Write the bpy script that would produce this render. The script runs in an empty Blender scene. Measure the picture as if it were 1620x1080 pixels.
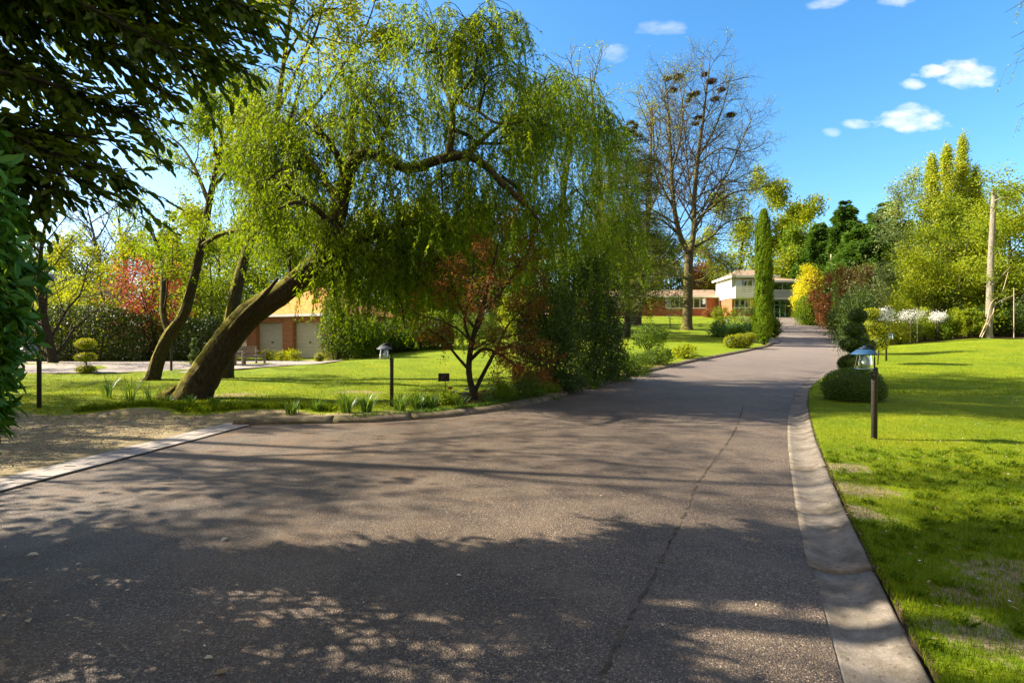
import bpy, math, random
import numpy as np
from mathutils import Vector
R = math.radians
rng = np.random.default_rng(7)
random.seed(7)
S = bpy.context.scene
COL = S.collection
F = 810.0
EYE = 1.6

# ------------------------------------------------------------------ camera
cam = bpy.data.cameras.new('camera')
cam.sensor_width = 36.0
cam.lens = 18.0
cam.clip_start = 0.05
cam.clip_end = 3000
camo = bpy.data.objects.new('camera', cam)
COL.objects.link(camo)
camo.location = (0, 0, EYE)
camo.rotation_euler = (R(90), 0, 0)
S.camera = camo

# ------------------------------------------------------------------ sun + sky
SUN_EL = 34.0
SUN_AZ = 11.0        # degrees past due left, away from the camera
sd = Vector((-math.cos(R(SUN_EL)) * math.cos(R(SUN_AZ)), math.cos(R(SUN_EL)) * math.sin(R(SUN_AZ)), math.sin(R(SUN_EL))))
sun = bpy.data.lights.new('sun', 'SUN')
sun.energy = 5.0
sun.angle = R(0.5)
sun.color = (1.0, 0.88, 0.69)
suno = bpy.data.objects.new('sun', sun)
COL.objects.link(suno)
suno.rotation_euler = sd.to_track_quat('Z', 'Y').to_euler()
S.view_settings.view_transform = 'Standard'
S.view_settings.look = 'None'
S.view_settings.exposure = 1.76
S.view_settings.gamma = 1.0
S.cycles.max_bounces = 6
S.cycles.diffuse_bounces = 3
S.cycles.glossy_bounces = 2
S.cycles.transmission_bounces = 4
S.cycles.transparent_max_bounces = 8
S.cycles.caustics_reflective = False
S.cycles.caustics_refractive = False
S.cycles.use_denoising = True

world = bpy.data.worlds.new('World')
S.world = world
world.use_nodes = True
wt = world.node_tree
for n in list(wt.nodes):
    wt.nodes.remove(n)
def WN(t, **k):
    n = wt.nodes.new(t)
    for a, b in k.items():
        setattr(n, a, b)
    return n
def wmath(op, a, b=None, clamp=False):
    n = WN('ShaderNodeMath', operation=op)
    n.use_clamp = clamp
    for i, v in enumerate((a, b)):
        if v is None:
            continue
        if isinstance(v, (int, float)):
            n.inputs[i].default_value = v
        else:
            wt.links.new(v, n.inputs[i])
    return n.outputs[0]
sky = WN('ShaderNodeTexSky', sky_type='NISHITA')
sky.sun_disc = False
sky.sun_elevation = R(SUN_EL)
sky.sun_rotation = math.atan2(sd.x, sd.y)
sky.altitude = 0
sky.air_density = 1.0
sky.dust_density = 1.0
sky.ozone_density = 3.0
hs = WN('ShaderNodeHueSaturation')
hs.inputs['Hue'].default_value = 0.495
hs.inputs['Saturation'].default_value = 1.27
hs.inputs['Value'].default_value = 1.12
wt.links.new(sky.outputs[0], hs.inputs['Color'])
geo = WN('ShaderNodeTexCoord')
sep = WN('ShaderNodeSeparateXYZ')
wt.links.new(geo.outputs['Generated'], sep.inputs[0])
yy = wmath('MAXIMUM', sep.outputs[1], 0.05)
uu = wmath('DIVIDE', sep.outputs[0], yy)
vv = wmath('DIVIDE', sep.outputs[2], yy)
cmb = WN('ShaderNodeCombineXYZ')
wt.links.new(uu, cmb.inputs[0]); wt.links.new(vv, cmb.inputs[1])
ns = WN('ShaderNodeTexNoise')
ns.inputs['Scale'].default_value = 26
ns.inputs['Detail'].default_value = 5
ns.inputs['Roughness'].default_value = 0.55
mpn = WN('ShaderNodeMapping')
mpn.inputs['Scale'].default_value = (1, 2.1, 1)
wt.links.new(cmb.outputs[0], mpn.inputs[0])
wt.links.new(mpn.outputs[0], ns.inputs['Vector'])
nz = wmath('MULTIPLY', wmath('SUBTRACT', ns.outputs[0], 0.5), 2.6)
total = None
for (px, py, a, b, st, tilt) in [(1530, 117, 42, 19, 1, -.06), (1486, 112, 34, 9, 1, .12), (1440, 192, 50, 16, 1, .0), (1443, 180, 26, 13, .9, .0),
                           (1443, 133, 20, 7, .8, 0), (1352, 196, 22, 7, .6, 0), (1316, 209, 13, 6, .45, 0),
                           (972, 84, 20, 12, .4, 0), (1045, 44, 36, 10, .35, 0), (1310, 3, 30, 10, .5, .2), (1418, 0, 24, 9, .6, 0)]:
    a *= 1.25; b *= 1.3; u0, v0 = (px - 810) / F, (540 - py) / F
    du = wmath('SUBTRACT', uu, u0)
    dv = wmath('ADD', wmath('SUBTRACT', vv, v0), wmath('MULTIPLY', du, -tilt))
    e = wmath('ADD', wmath('POWER', wmath('DIVIDE', du, a / F), 2), wmath('POWER', wmath('DIVIDE', dv, b / F), 2))
    m = wmath('ADD', wmath('SUBTRACT', 1.0, e), nz)
    m = wmath('MULTIPLY', wmath('MULTIPLY', m, .5, clamp=True), st * 1.25, clamp=True)
    m = wmath('MULTIPLY', m, wmath('SUBTRACT', 2.6, e, clamp=True))
    total = m if total is None else wmath('MAXIMUM', total, m)
front = wmath('GREATER_THAN', sep.outputs[1], 0.06)
total = wmath('MULTIPLY', total, front)
mxc = WN('ShaderNodeMix', data_type='RGBA')
wt.links.new(total, mxc.inputs[0])
wt.links.new(hs.outputs[0], mxc.inputs[6])
mxc.inputs[7].default_value = (4.9, 4.8, 4.9, 1)
bg = WN('ShaderNodeBackground')
bg.inputs[1].default_value = 0.088
# unseen warm cloud tone added behind the viewer and overhead to lift the shade
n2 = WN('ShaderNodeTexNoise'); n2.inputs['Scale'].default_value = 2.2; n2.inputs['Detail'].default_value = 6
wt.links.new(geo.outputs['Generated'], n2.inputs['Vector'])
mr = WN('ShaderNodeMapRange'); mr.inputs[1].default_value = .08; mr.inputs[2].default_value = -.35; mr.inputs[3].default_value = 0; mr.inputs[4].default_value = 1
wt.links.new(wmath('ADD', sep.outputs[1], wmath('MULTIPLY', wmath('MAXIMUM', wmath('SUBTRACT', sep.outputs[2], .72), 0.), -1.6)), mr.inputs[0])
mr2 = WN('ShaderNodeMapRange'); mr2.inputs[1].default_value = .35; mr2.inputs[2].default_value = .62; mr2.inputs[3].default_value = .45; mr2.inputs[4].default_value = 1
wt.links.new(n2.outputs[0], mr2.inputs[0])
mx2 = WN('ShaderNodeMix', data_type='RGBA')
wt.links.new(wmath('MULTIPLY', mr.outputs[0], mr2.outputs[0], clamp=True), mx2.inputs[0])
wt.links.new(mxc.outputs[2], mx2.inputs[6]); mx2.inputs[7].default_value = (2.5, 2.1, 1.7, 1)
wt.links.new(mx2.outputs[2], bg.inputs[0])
wo = WN('ShaderNodeOutputWorld')
wt.links.new(bg.outputs[0], wo.inputs[0])

# ------------------------------------------------------------------ materials
class NT:
    def __init__(s, name):
        s.m = bpy.data.materials.new(name)
        s.m.use_nodes = True
        s.t = s.m.node_tree
        s.b = s.t.nodes['Principled BSDF']
        s.out = s.t.nodes['Material Output']
        s.pos = None
    def n(s, t, **k):
        x = s.t.nodes.new(t)
        for a, b in k.items():
            setattr(x, a, b)
        return x
    def l(s, a, b):
        s.t.links.new(a, b)
    def P(s):
        if s.pos is None:
            s.pos = s.n('ShaderNodeNewGeometry').outputs['Position']
        return s.pos
    def noise(s, scale, detail=3, rough=.55, vec=None, st=None, out=0):
        x = s.n('ShaderNodeTexNoise')
        x.inputs['Scale'].default_value = scale
        x.inputs['Detail'].default_value = detail
        x.inputs['Roughness'].default_value = rough
        v = vec if vec is not None else s.P()
        if st:
            mp = s.n('ShaderNodeMapping'); mp.inputs['Scale'].default_value = st
            s.l(v, mp.inputs[0]); v = mp.outputs[0]
        s.l(v, x.inputs['Vector'])
        return x.outputs[out]
    def voro(s, scale, feature='F1', out='Distance', vec=None, rand=1.0):
        x = s.n('ShaderNodeTexVoronoi', feature=feature)
        x.inputs['Scale'].default_value = scale
        x.inputs['Randomness'].default_value = rand
        s.l(vec if vec is not None else s.P(), x.inputs['Vector'])
        return x.outputs[out]
    def ramp(s, f, stops, interp='LINEAR'):
        x = s.n('ShaderNodeValToRGB')
        x.color_ramp.interpolation = interp
        e = x.color_ramp.elements
        while len(e) > 1:
            e.remove(e[-1])
        e[0].position = stops[0][0]
        c = stops[0][1]; e[0].color = (*c, 1) if len(c) == 3 else c
        for p, c in stops[1:]:
            q = e.new(p); q.color = (*c, 1) if len(c) == 3 else c
        s.l(f, x.inputs[0])
        return x.outputs[0]
    def map(s, f, a, b, c=0., d=1.):
        x = s.n('ShaderNodeMapRange')
        x.inputs[1].default_value = a; x.inputs[2].default_value = b
        x.inputs[3].default_value = c; x.inputs[4].default_value = d
        s.l(f, x.inputs[0])
        return x.outputs[0]
    def math(s, op, a, b=None, clamp=False):
        x = s.n('ShaderNodeMath', operation=op); x.use_clamp = clamp
        for i, v in enumerate((a, b)):
            if v is None: continue
            if isinstance(v, (int, float)): x.inputs[i].default_value = v
            else: s.l(v, x.inputs[i])
        return x.outputs[0]
    def mix(s, f, a, b, mode='MIX'):
        x = s.n('ShaderNodeMix', data_type='RGBA', blend_type=mode)
        if isinstance(f, (int, float)): x.inputs[0].default_value = f
        else: s.l(f, x.inputs[0])
        for i, v in ((6, a), (7, b)):
            if isinstance(v, tuple): x.inputs[i].default_value = (*v, 1) if len(v) == 3 else v
            else: s.l(v, x.inputs[i])
        return x.outputs[2]
    def attr(s, name):
        x = s.n('ShaderNodeAttribute'); x.attribute_name = name
        return x.outputs['Fac']
    def bump(s, h, strength=.5, dist=.02, prev=None):
        x = s.n('ShaderNodeBump')
        x.inputs['Strength'].default_value = strength
        x.inputs['Distance'].default_value = dist
        s.l(h, x.inputs['Height'])
        if prev is not None: s.l(prev, x.inputs['Normal'])
        s.l(x.outputs[0], s.b.inputs['Normal'])
        return x.outputs[0]
    def col(s, c):
        if isinstance(c, tuple): s.b.inputs['Base Color'].default_value = (*c, 1)
        else: s.l(c, s.b.inputs['Base Color'])
    def rough(s, r, spec=.5):
        if isinstance(r, (int, float)): s.b.inputs['Roughness'].default_value = r
        else: s.l(r, s.b.inputs['Roughness'])
        s.b.inputs['Specular IOR Level'].default_value = spec

def leaf_mat(name, lo, hi, trans=.45, gloss=.6, spec=.16, tcol=None, patch=.0):
    a = NT(name)
    v = a.attr('rnd')
    c = a.ramp(v, [(0, lo), (1, hi)])
    if patch:
        nn = a.map(a.noise(patch, 2), .35, .65)
        c = a.mix(nn, a.mix(.45, c, lo), a.mix(.35, c, hi))
    a.col(c)
    a.rough(gloss, spec)
    tr = a.n('ShaderNodeBsdfTranslucent')
    if tcol:
        tc = a.mix(.5, c, tcol)
    else:
        tc = a.mix(1.0, c, (1.5, 1.25, .45), 'MULTIPLY')
    a.l(tc, tr.inputs[0])
    mx = a.n('ShaderNodeMixShader'); mx.inputs[0].default_value = trans
    a.l(a.b.outputs[0], mx.inputs[1]); a.l(tr.outputs[0], mx.inputs[2])
    a.l(mx.outputs[0], a.out.inputs[0])
    return a.m

def simple(name, c, rough=.6, spec=.4, var=.15, sc=8, metal=0., bump=0.):
    a = NT(name)
    n = a.noise(sc, 4)
    dark = tuple(x * (1 - var) for x in c); lite = tuple(min(1, x * (1 + var)) for x in c)
    a.col(a.ramp(n, [(.3, dark), (.7, lite)]))
    a.rough(rough, spec)
    a.b.inputs['Metallic'].default_value = metal
    if bump: a.bump(n, bump, .01)
    return a.m

M = {}
def mk_asphalt():
    a = NT('asphalt')
    v = a.voro(135, out='Color')
    sp = a.n('ShaderNodeSeparateColor'); a.l(v, sp.inputs[0])
    base = a.ramp(sp.outputs[0], [(0, (.022, .020, .020)), (.5, (.058, .049, .042)), (.86, (.098, .085, .074)), (.95, (.16, .14, .12)), (1, (.28, .25, .22))])
    big = a.noise(.35, 4, .6)
    tone = a.ramp(big, [(.28, (.78, .65, .52)), (.5, (1.22, 1.05, .86)), (.72, (1.95, 1.66, 1.34))])
    c = a.mix(1., base, tone, 'MULTIPLY')
    pale = a.map(a.noise(1.7, 5, .65), .45, .75)
    c = a.mix(a.math('MULTIPLY', pale, .45), c, (.19, .145, .100))
    # brown mossy film: thicker near the entrance on the left
    sx = a.n('ShaderNodeSeparateXYZ'); a.l(a.P(), sx.inputs[0])
    lf = a.map(sx.outputs[0], 1.0, -4.0)
    mo = a.math('MULTIPLY', lf, a.map(a.noise(.9, 5, .7), .42, .7))
    mo = a.math('MULTIPLY', mo, a.map(a.noise(22, 2), .3, .62))
    c = a.mix(a.math('MULTIPLY', mo, .8), c, (.165, .085, .026))
    # drive farther up is older and paler
    # worn wheel tracks that follow the drive
    stn = a.map(a.noise(.8, 6, .75, st=(1.6, .35, 1)), .52, .7)
    c = a.mix(a.math('MULTIPLY', stn, .55), c, (.040, .033, .027))
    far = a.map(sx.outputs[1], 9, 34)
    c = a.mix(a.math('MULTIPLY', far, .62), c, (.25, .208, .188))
    cr = a.voro(.55, 'DISTANCE_TO_EDGE', 'Distance', vec=a.mix(.12, a.P(), a.noise(1.6, 5, .7, out=1)))
    crm = a.math('MULTIPLY', a.map(cr, .0, .010, 1, 0), a.map(a.noise(.5, 3), .52, .62))
    c = a.mix(a.math('MULTIPLY', crm, .55), c, (.03, .024, .018))
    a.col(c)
    a.rough(a.map(a.noise(60, 2), .3, .7, .5, .85), .4)
    h = a.voro(110)
    nb = a.bump(h, .8, .007)
    a.bump(a.noise(7, 4), .35, .02, nb)
    return a.m
M['asphalt'] = mk_asphalt()

def mk_concrete():
    a = NT('weathered_concrete')
    c = a.ramp(a.noise(3.5, 7, .65), [(.28, (.085, .072, .057)), (.5, (.175, .15, .122)), (.75, (.29, .25, .205))])
    g = a.voro(170, out='Color')
    c = a.mix(.3, c, a.ramp(g, [(.0, (.10, .09, .08)), (.7, (.22, .19, .16)), (1, (.42, .37, .32))]))
    d = a.map(a.noise(2.6, 8, .8), .43, .62)
    c = a.mix(a.math('MULTIPLY', d, .8), c, (.075, .060, .038))
    pit = a.map(a.noise(34, 2), .30, .36, 1, 0)
    c = a.mix(a.math('MULTIPLY', pit, .6), c, (.05, .04, .025))
    a.col(c); a.rough(.9, .25)
    nb = a.bump(a.noise(90, 3), .4, .006)
    a.bump(a.noise(9, 5), .5, .02, nb)
    return a.m
M['concrete'] = mk_concrete()
def mk_kerb():
    a = NT('mossy_kerb_concrete')
    c = a.ramp(a.noise(5, 7, .65), [(.28, (.07, .055, .04)), (.5, (.15, .12, .085)), (.75, (.25, .20, .15))])
    mo = a.map(a.noise(2.3, 6, .7), .42, .62)
    c = a.mix(a.math('MULTIPLY', mo, .65), c, (.075, .07, .018))
    a.col(c); a.rough(.95, .2)
    a.bump(a.noise(30, 6, .7), .9, .02)
    return a.m
M['kerb'] = mk_kerb()

def mk_ground():
    a = NT('lawn_and_soil')
    n1 = a.noise(.55, 5, .6); n2 = a.noise(9, 4, .7); n3 = a.noise(120, 2)
    g = a.ramp(n1, [(.3, (.075, .155, .005)), (.5, (.165, .245, .005)), (.7, (.26, .285, .007))])
    g = a.mix(.45, g, a.ramp(n2, [(.3, (.06, .13, .005)), (.7, (.275, .28, .008))]))
    fine = a.ramp(n3, [(.3, (.62, .62, .62)), (.7, (1.3, 1.3, 1.3))])
    g = a.mix(1., g, fine, 'MULTIPLY')
    dirt = a.ramp(a.noise(14, 6, .7), [(.3, (.14, .12, .045)), (.5, (.30, .24, .11)), (.72, (.50, .40, .24))])
    dirt = a.mix(.35, dirt, a.ramp(a.voro(55, out='Color'), [(0, (.07, .05, .03)), (1, (.45, .36, .26))]))
    soil = a.ramp(a.noise(20, 6, .7), [(.3, (.028, .019, .012)), (.7, (.085, .055, .032))])
    da = a.attr('dirt'); so = a.attr('soil')
    dm = a.map(a.math('ADD', da, a.math('MULTIPLY', a.math('SUBTRACT', a.noise(5, 6, .72), .5), 1.5)), .42, .62)
    c = a.mix(dm, g, dirt)
    sm = a.map(a.math('ADD', so, a.math('MULTIPLY', a.math('SUBTRACT', a.noise(8, 5, .7), .5), .9)), .42, .6)
    c = a.mix(sm, c, soil)
    a.col(c); a.rough(.95, .15)
    nb = a.bump(a.noise(160, 2), .8, .02)
    a.bump(a.noise(18, 5, .7), .6, .05, nb)
    return a.m
M['ground'] = mk_ground()
def mk_gravel():
    a = NT('pale_gravel')
    c = a.ramp(a.voro(42, out='Color'), [(0, (.16, .13, .11)), (.5, (.36, .31, .27)), (1, (.62, .55, .49))])
    c = a.mix(a.map(a.noise(.8, 5), .5, .7), c, (.30, .24, .19))
    a.col(c); a.rough(.9, .2)
    a.bump(a.voro(42), 1., .02)
    return a.m
M['gravel'] = mk_gravel()
def mk_paver():
    a = NT('grey_paver')
    r = a.attr('rnd')
    c = a.ramp(r, [(0, (.20, .17, .16)), (.5, (.30, .26, .24)), (1, (.40, .33, .29))])
    c = a.mix(.5, c, a.ramp(a.noise(25, 5, .7), [(.3, (.17, .15, .13)), (.7, (.42, .38, .34))]))
    a.col(c); a.rough(.85, .3)
    a.bump(a.noise(60, 4), .5, .006)
    return a.m
M['paver'] = mk_paver()
M['joint'] = simple('dark_joint_sand', (.045, .035, .025), .95, .1, .3, 20)
M['seam'] = simple('moss_filled_seam', (.072, .058, .042), .95, .1, .5, 14, bump=.5)

def mk_bark(name, c0, c1, moss, mossamt=.5, sc=1.0):
    a = NT(name)
    st = (1, 1, .28)
    n = a.noise(22 * sc, 6, .75, st=st)
    c = a.ramp(n, [(.3, c0), (.7, c1)])
    ge = a.n('ShaderNodeNewGeometry')
    sx = a.n('ShaderNodeSeparateXYZ'); a.l(ge.outputs['Normal'], sx.inputs[0])
    up = a.map(a.math('ADD', sx.outputs[2], a.math('MULTIPLY', sx.outputs[0], -.5)), -.5, .9)
    mm = a.math('ADD', a.math('MULTIPLY', up, .6), a.math('SUBTRACT', a.noise(5, 6, .75), .5))
    mm = a.map(mm, .5 - mossamt * .5, .8 - mossamt * .5)
    c = a.mix(mm, c, moss)
    a.col(c); a.rough(.95, .15)
    nb = a.bump(a.noise(16 * sc, 6, .8, st=st), 1.0, .07)
    a.bump(a.noise(70, 3), .6, .01, nb)
    return a.m
M['bark_willow'] = mk_bark('mossy_willow_bark', (.018, .013, .009), (.10, .075, .045), (.22, .20, .02), .5)
M['bark_dark'] = mk_bark('dark_bark', (.018, .014, .010), (.07, .055, .038), (.09, .09, .02), .25)
M['bark_oak'] = mk_bark('mossy_oak_bark', (.045, .035, .025), (.15, .12, .085), (.15, .14, .02), .42, .4)
M['bark_grey'] = mk_bark('pale_grey_bark', (.14, .125, .10), (.33, .295, .24), (.16, .15, .05), .15, .6)
M['bark_twig'] = simple('twig_bark', (.075, .062, .052), .9, .2, .35, 3)

L = leaf_mat
M['l_willow'] = L('willow_leaf', (.070, .155, .007), (.235, .33, .012), .55, patch=.55)
M['l_yellowgreen'] = L('yellow_green_leaf', (.11, .18, .008), (.33, .38, .018), .5, patch=.5)
M['l_golden'] = L('golden_green_leaf', (.12, .19, .010), (.34, .41, .03), .5, patch=.4)
M['l_poplar'] = L('poplar_leaf', (.20, .27, .02), (.44, .50, .05), .5)
M['l_yellow'] = L('bright_yellow_leaf', (.34, .38, .02), (.62, .58, .03), .5)
M['l_bright'] = L('bright_green_leaf', (.075, .15, .010), (.22, .31, .02), .45, patch=.4)
M['l_mid'] = L('mid_green_leaf', (.040, .085, .008), (.12, .19, .018), .4, patch=.6)
M['l_dark'] = L('dark_green_leaf', (.020, .048, .006), (.075, .12, .014), .34, .5, .25, patch=.6)
M['l_laurel'] = L('glossy_laurel_leaf', (.04, .12, .012), (.12, .25, .024), .3, .42, .25)
M['l_canopy'] = L('canopy_leaf', (.038, .08, .008), (.12, .175, .010), .48, .45, .22)
M['l_conifer'] = L('conifer_needle', (.030, .085, .012), (.11, .21, .025), .3, .7, .1, patch=.3)
M['l_cedar'] = L('cedar_needle', (.06, .09, .03), (.17, .19, .06), .3, .7, .1)
M['l_cypress'] = L('cypress_frond', (.040, .095, .006), (.20, .285, .014), .25, .7, .1)
M['l_box'] = L('box_leaf', (.035, .08, .008), (.11, .17, .02), .3, .5, .25)
M['l_goldbox'] = L('golden_box_leaf', (.16, .20, .010), (.36, .38, .018), .35, .6, .15)
M['l_copper'] = L('copper_leaf', (.08, .032, .012), (.30, .12, .032), .35, tcol=(.4, .14, .04), patch=.5)
M['l_redbrown'] = L('red_brown_leaf', (.07, .075, .010), (.28, .085, .022), .45, tcol=(.45, .16, .03), patch=1.6)
M['l_red'] = L('crimson_leaf', (.11, .014, .016), (.40, .06, .05), .38, tcol=(.55, .08, .05))
M['l_silver'] = L('silvery_leaf', (.15, .23, .07), (.42, .50, .22), .35, patch=.5)
M['l_white'] = L('white_petal', (.62, .60, .56), (.85, .84, .80), .3, tcol=(.8, .8, .8))
M['l_orange'] = L('orange_leaf', (.22, .07, .02), (.42, .17, .04), .4)
M['l_grass'] = L('grass_blade', (.075, .165, .004), (.30, .34, .008), .45, .7, .12, patch=.9)
M['l_strap'] = L('strap_leaf', (.05, .13, .02), (.13, .23, .035), .35, .4, .4)
M['l_blue'] = L('blue_petal', (.14, .12, .42), (.32, .28, .62), .3, tcol=(.3, .3, .7))
M['l_bluegreen'] = L('bluish_leaf', (.05, .13, .035), (.14, .25, .07), .3)
M['l_dead'] = L('dead_leaf', (.12, .07, .03), (.38, .27, .15), .2, tcol=(.4, .25, .1))
M['l_pale'] = L('pale_dry_leaf', (.42, .36, .22), (.62, .55, .38), .2, tcol=(.6, .5, .3))

def mk_brick(name, c1, c2, mortar, sc=1.):
    a = NT(name)
    sx = a.n('ShaderNodeSeparateXYZ'); a.l(a.P(), sx.inputs[0])
    cb = a.n('ShaderNodeCombineXYZ')
    a.l(a.math('ADD', sx.outputs[0], a.math('MULTIPLY', sx.outputs[1], 1.0)), cb.inputs[0])
    a.l(sx.outputs[2], cb.inputs[1])
    b = a.n('ShaderNodeTexBrick')
    b.inputs['Scale'].default_value = 4.4 * sc
    b.inputs['Mortar Size'].default_value = .022
    b.inputs['Brick Width'].default_value = 1.0; b.inputs['Row Height'].default_value = .33
    b.inputs['Color1'].default_value = (*c1, 1); b.inputs['Color2'].default_value = (*c2, 1)
    b.inputs['Mortar'].default_value = (*mortar, 1)
    a.l(cb.outputs[0], b.inputs[0])
    c = a.mix(.3, b.outputs[0], a.ramp(a.noise(3, 5), [(.3, c1), (.7, c2)]))
    a.col(c); a.rough(.9, .2)
    a.bump(b.outputs['Fac'], -.4, .01)
    return a.m
M['brick'] = mk_brick('red_brick', (.33, .085, .040), (.48, .15, .065), (.30, .22, .17))
M['brick_garage'] = mk_brick('garage_brick', (.30, .11, .055), (.46, .20, .10), (.32, .25, .19))
def mk_tile(name, cs, scale=3.2):
    a = NT(name)
    c = a.ramp(a.noise(6, 5, .7), [(.3, cs[0]), (.5, cs[1]), (.7, cs[2])])
    sx = a.n('ShaderNodeSeparateXYZ'); a.l(a.P(), sx.inputs[0])
    w = a.math('FRACT', a.math('MULTIPLY', sx.outputs[2], scale * 2))
    c = a.mix(a.map(w, .0, .16, .75, 0.), c, tuple(x * .35 for x in cs[0]))
    a.col(c); a.rough(.9, .2)
    nb = a.bump(w, .6, .03)
    a.bump(a.noise(9, 3, st=(3, 3, 1)), .6, .03, nb)
    return a.m
M['tile_orange'] = mk_tile('clay_roof_tile', ((.30, .12, .04), (.50, .24, .06), (.52, .36, .06)), 3.)
M['tile_brown'] = mk_tile('brown_roof_tile', ((.22, .15, .105), (.33, .24, .17), (.38, .27, .18)), 2.5)
M['slate'] = mk_tile('grey_roof_tile', ((.22, .21, .22), (.30, .28, .28), (.36, .33, .32)), 3.)
M['siding'] = simple('cream_weatherboard', (.70, .68, .58), .55, .4, .07, 3)
M['siding_shaded'] = simple('shaded_weatherboard', (.52, .55, .50), .6, .4, .07, 3)  # greyer copy of the cream boards, shade of the fronts put into the colour
M['white'] = simple('white_paint', (.80, .80, .78), .45, .4, .05, 5)
M['door_grey'] = simple('grey_roller_door', (.58, .55, .50), .5, .4, .06, 2)
M['interior'] = simple('dark_room', (.03, .03, .03), .9, .1, .2, 2)
M['curtain'] = simple('pale_curtain', (.62, .70, .80), .8, .2, .12, 6)
M['post'] = simple('dark_stained_post', (.035, .028, .026), .75, .35, .35, 30, bump=.4)
M['metal_dark'] = simple('dark_metal', (.025, .025, .028), .45, .5, .2, 12, .6)
M['blue_metal'] = simple('blue_enamel', (.016, .055, .12), .55, .25, .15, 20)
M['grey_metal'] = simple('worn_grey_enamel', (.11, .12, .15), .45, .5, .15, 20)
M['bench'] = simple('weathered_teak', (.24, .19, .14), .85, .2, .3, 15, bump=.3)
M['rust'] = simple('rusty_lettering', (.25, .10, .06), .8, .2, .4, 40)
M['timber'] = simple('pale_stake', (.42, .33, .22), .85, .2, .2, 12)
M['nest'] = simple('nest_sticks', (.075, .045, .03), .95, .1, .5, 3)
M['stone'] = simple('stone', (.45, .43, .40), .85, .2, .2, 9, bump=.5)
def mk_glass(name, tint, alpha=.15):
    a = NT(name)
    g = a.n('ShaderNodeBsdfGlossy'); g.inputs['Roughness'].default_value = .03
    t = a.n('ShaderNodeBsdfTransparent'); t.inputs[0].default_value = (*tint, 1)
    fr = a.n('ShaderNodeFresnel'); fr.inputs[0].default_value = 1.5
    mx = a.n('ShaderNodeMixShader')
    a.l(a.math('ADD', fr.outputs[0], alpha, clamp=True), mx.inputs[0])
    a.l(t.outputs[0], mx.inputs[1]); a.l(g.outputs[0], mx.inputs[2]); a.l(mx.outputs[0], a.out.inputs[0])
    return a.m
M['glass'] = mk_glass('window_glass', (.75, .82, .85), .2)
M['lamp_glass'] = mk_glass('lamp_glass', (.82, .93, .90), .10)

# ------------------------------------------------------------------ mesh helpers
def link(name, me, mat, parent=None):
    o = bpy.data.objects.new(name, me)
    COL.objects.link(o)
    if mat is not None: me.materials.append(mat)
    if parent is not None: o.parent = parent
    return o
def np_obj(name, verts, faces, mat, parent=None, rnd=None, smooth=False, attrs=None):
    """faces: array (M,k) or list of such arrays"""
    if isinstance(faces, np.ndarray): faces = [faces]
    faces = [f for f in faces if len(f)]
    me = bpy.data.meshes.new(name)
    V = np.ascontiguousarray(verts, dtype=np.float32)
    me.vertices.add(len(V)); me.vertices.foreach_set('co', V.ravel())
    idx = np.concatenate([f.ravel() for f in faces]).astype(np.int32)
    tot = np.concatenate([np.full(len(f), f.shape[1]) for f in faces]).astype(np.int32)
    st = np.concatenate([[0], np.cumsum(tot)[:-1]]).astype(np.int32)
    me.loops.add(len(idx)); me.loops.foreach_set('vertex_index', idx)
    me.polygons.add(len(tot)); me.polygons.foreach_set('loop_start', st)
    me.update(calc_edges=True)
    if smooth: me.polygons.foreach_set('use_smooth', np.ones(len(tot), bool))
    if rnd is not None:
        at_ = me.attributes.new('rnd', 'FLOAT', 'POINT'); at_.data.foreach_set('value', np.ascontiguousarray(rnd, np.float32))
    for k, v in (attrs or {}).items():
        at_ = me.attributes.new(k, 'FLOAT', 'POINT'); at_.data.foreach_set('value', np.ascontiguousarray(v, np.float32))
    return link(name, me, mat, parent)
def empty(name, loc=(0, 0, 0), rz=0):
    o = bpy.data.objects.new(name, None)
    o.empty_display_size = .2
    COL.objects.link(o); o.location = loc; o.rotation_euler = (0, 0, rz)
    return o
def tag(o, label=None, cat=None, group=None, kind=None):
    if label: o['label'] = label
    if cat: o['category'] = cat
    if group: o['group'] = group
    if kind: o['kind'] = kind
    return o
def copy_tree(o, parent=None):
    c = o.copy(); COL.objects.link(c)
    if parent is not None: c.parent = parent
    for ch in list(o.children): copy_tree(ch, c)
    return c
def unit(a):
    a = np.asarray(a, float)
    return a / np.maximum(np.linalg.norm(a, axis=-1, keepdims=True), 1e-9)
def at(px, py, d):
    return np.array([(px - 810) / F * d, d, EYE + (540 - py) / F * d])

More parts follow.
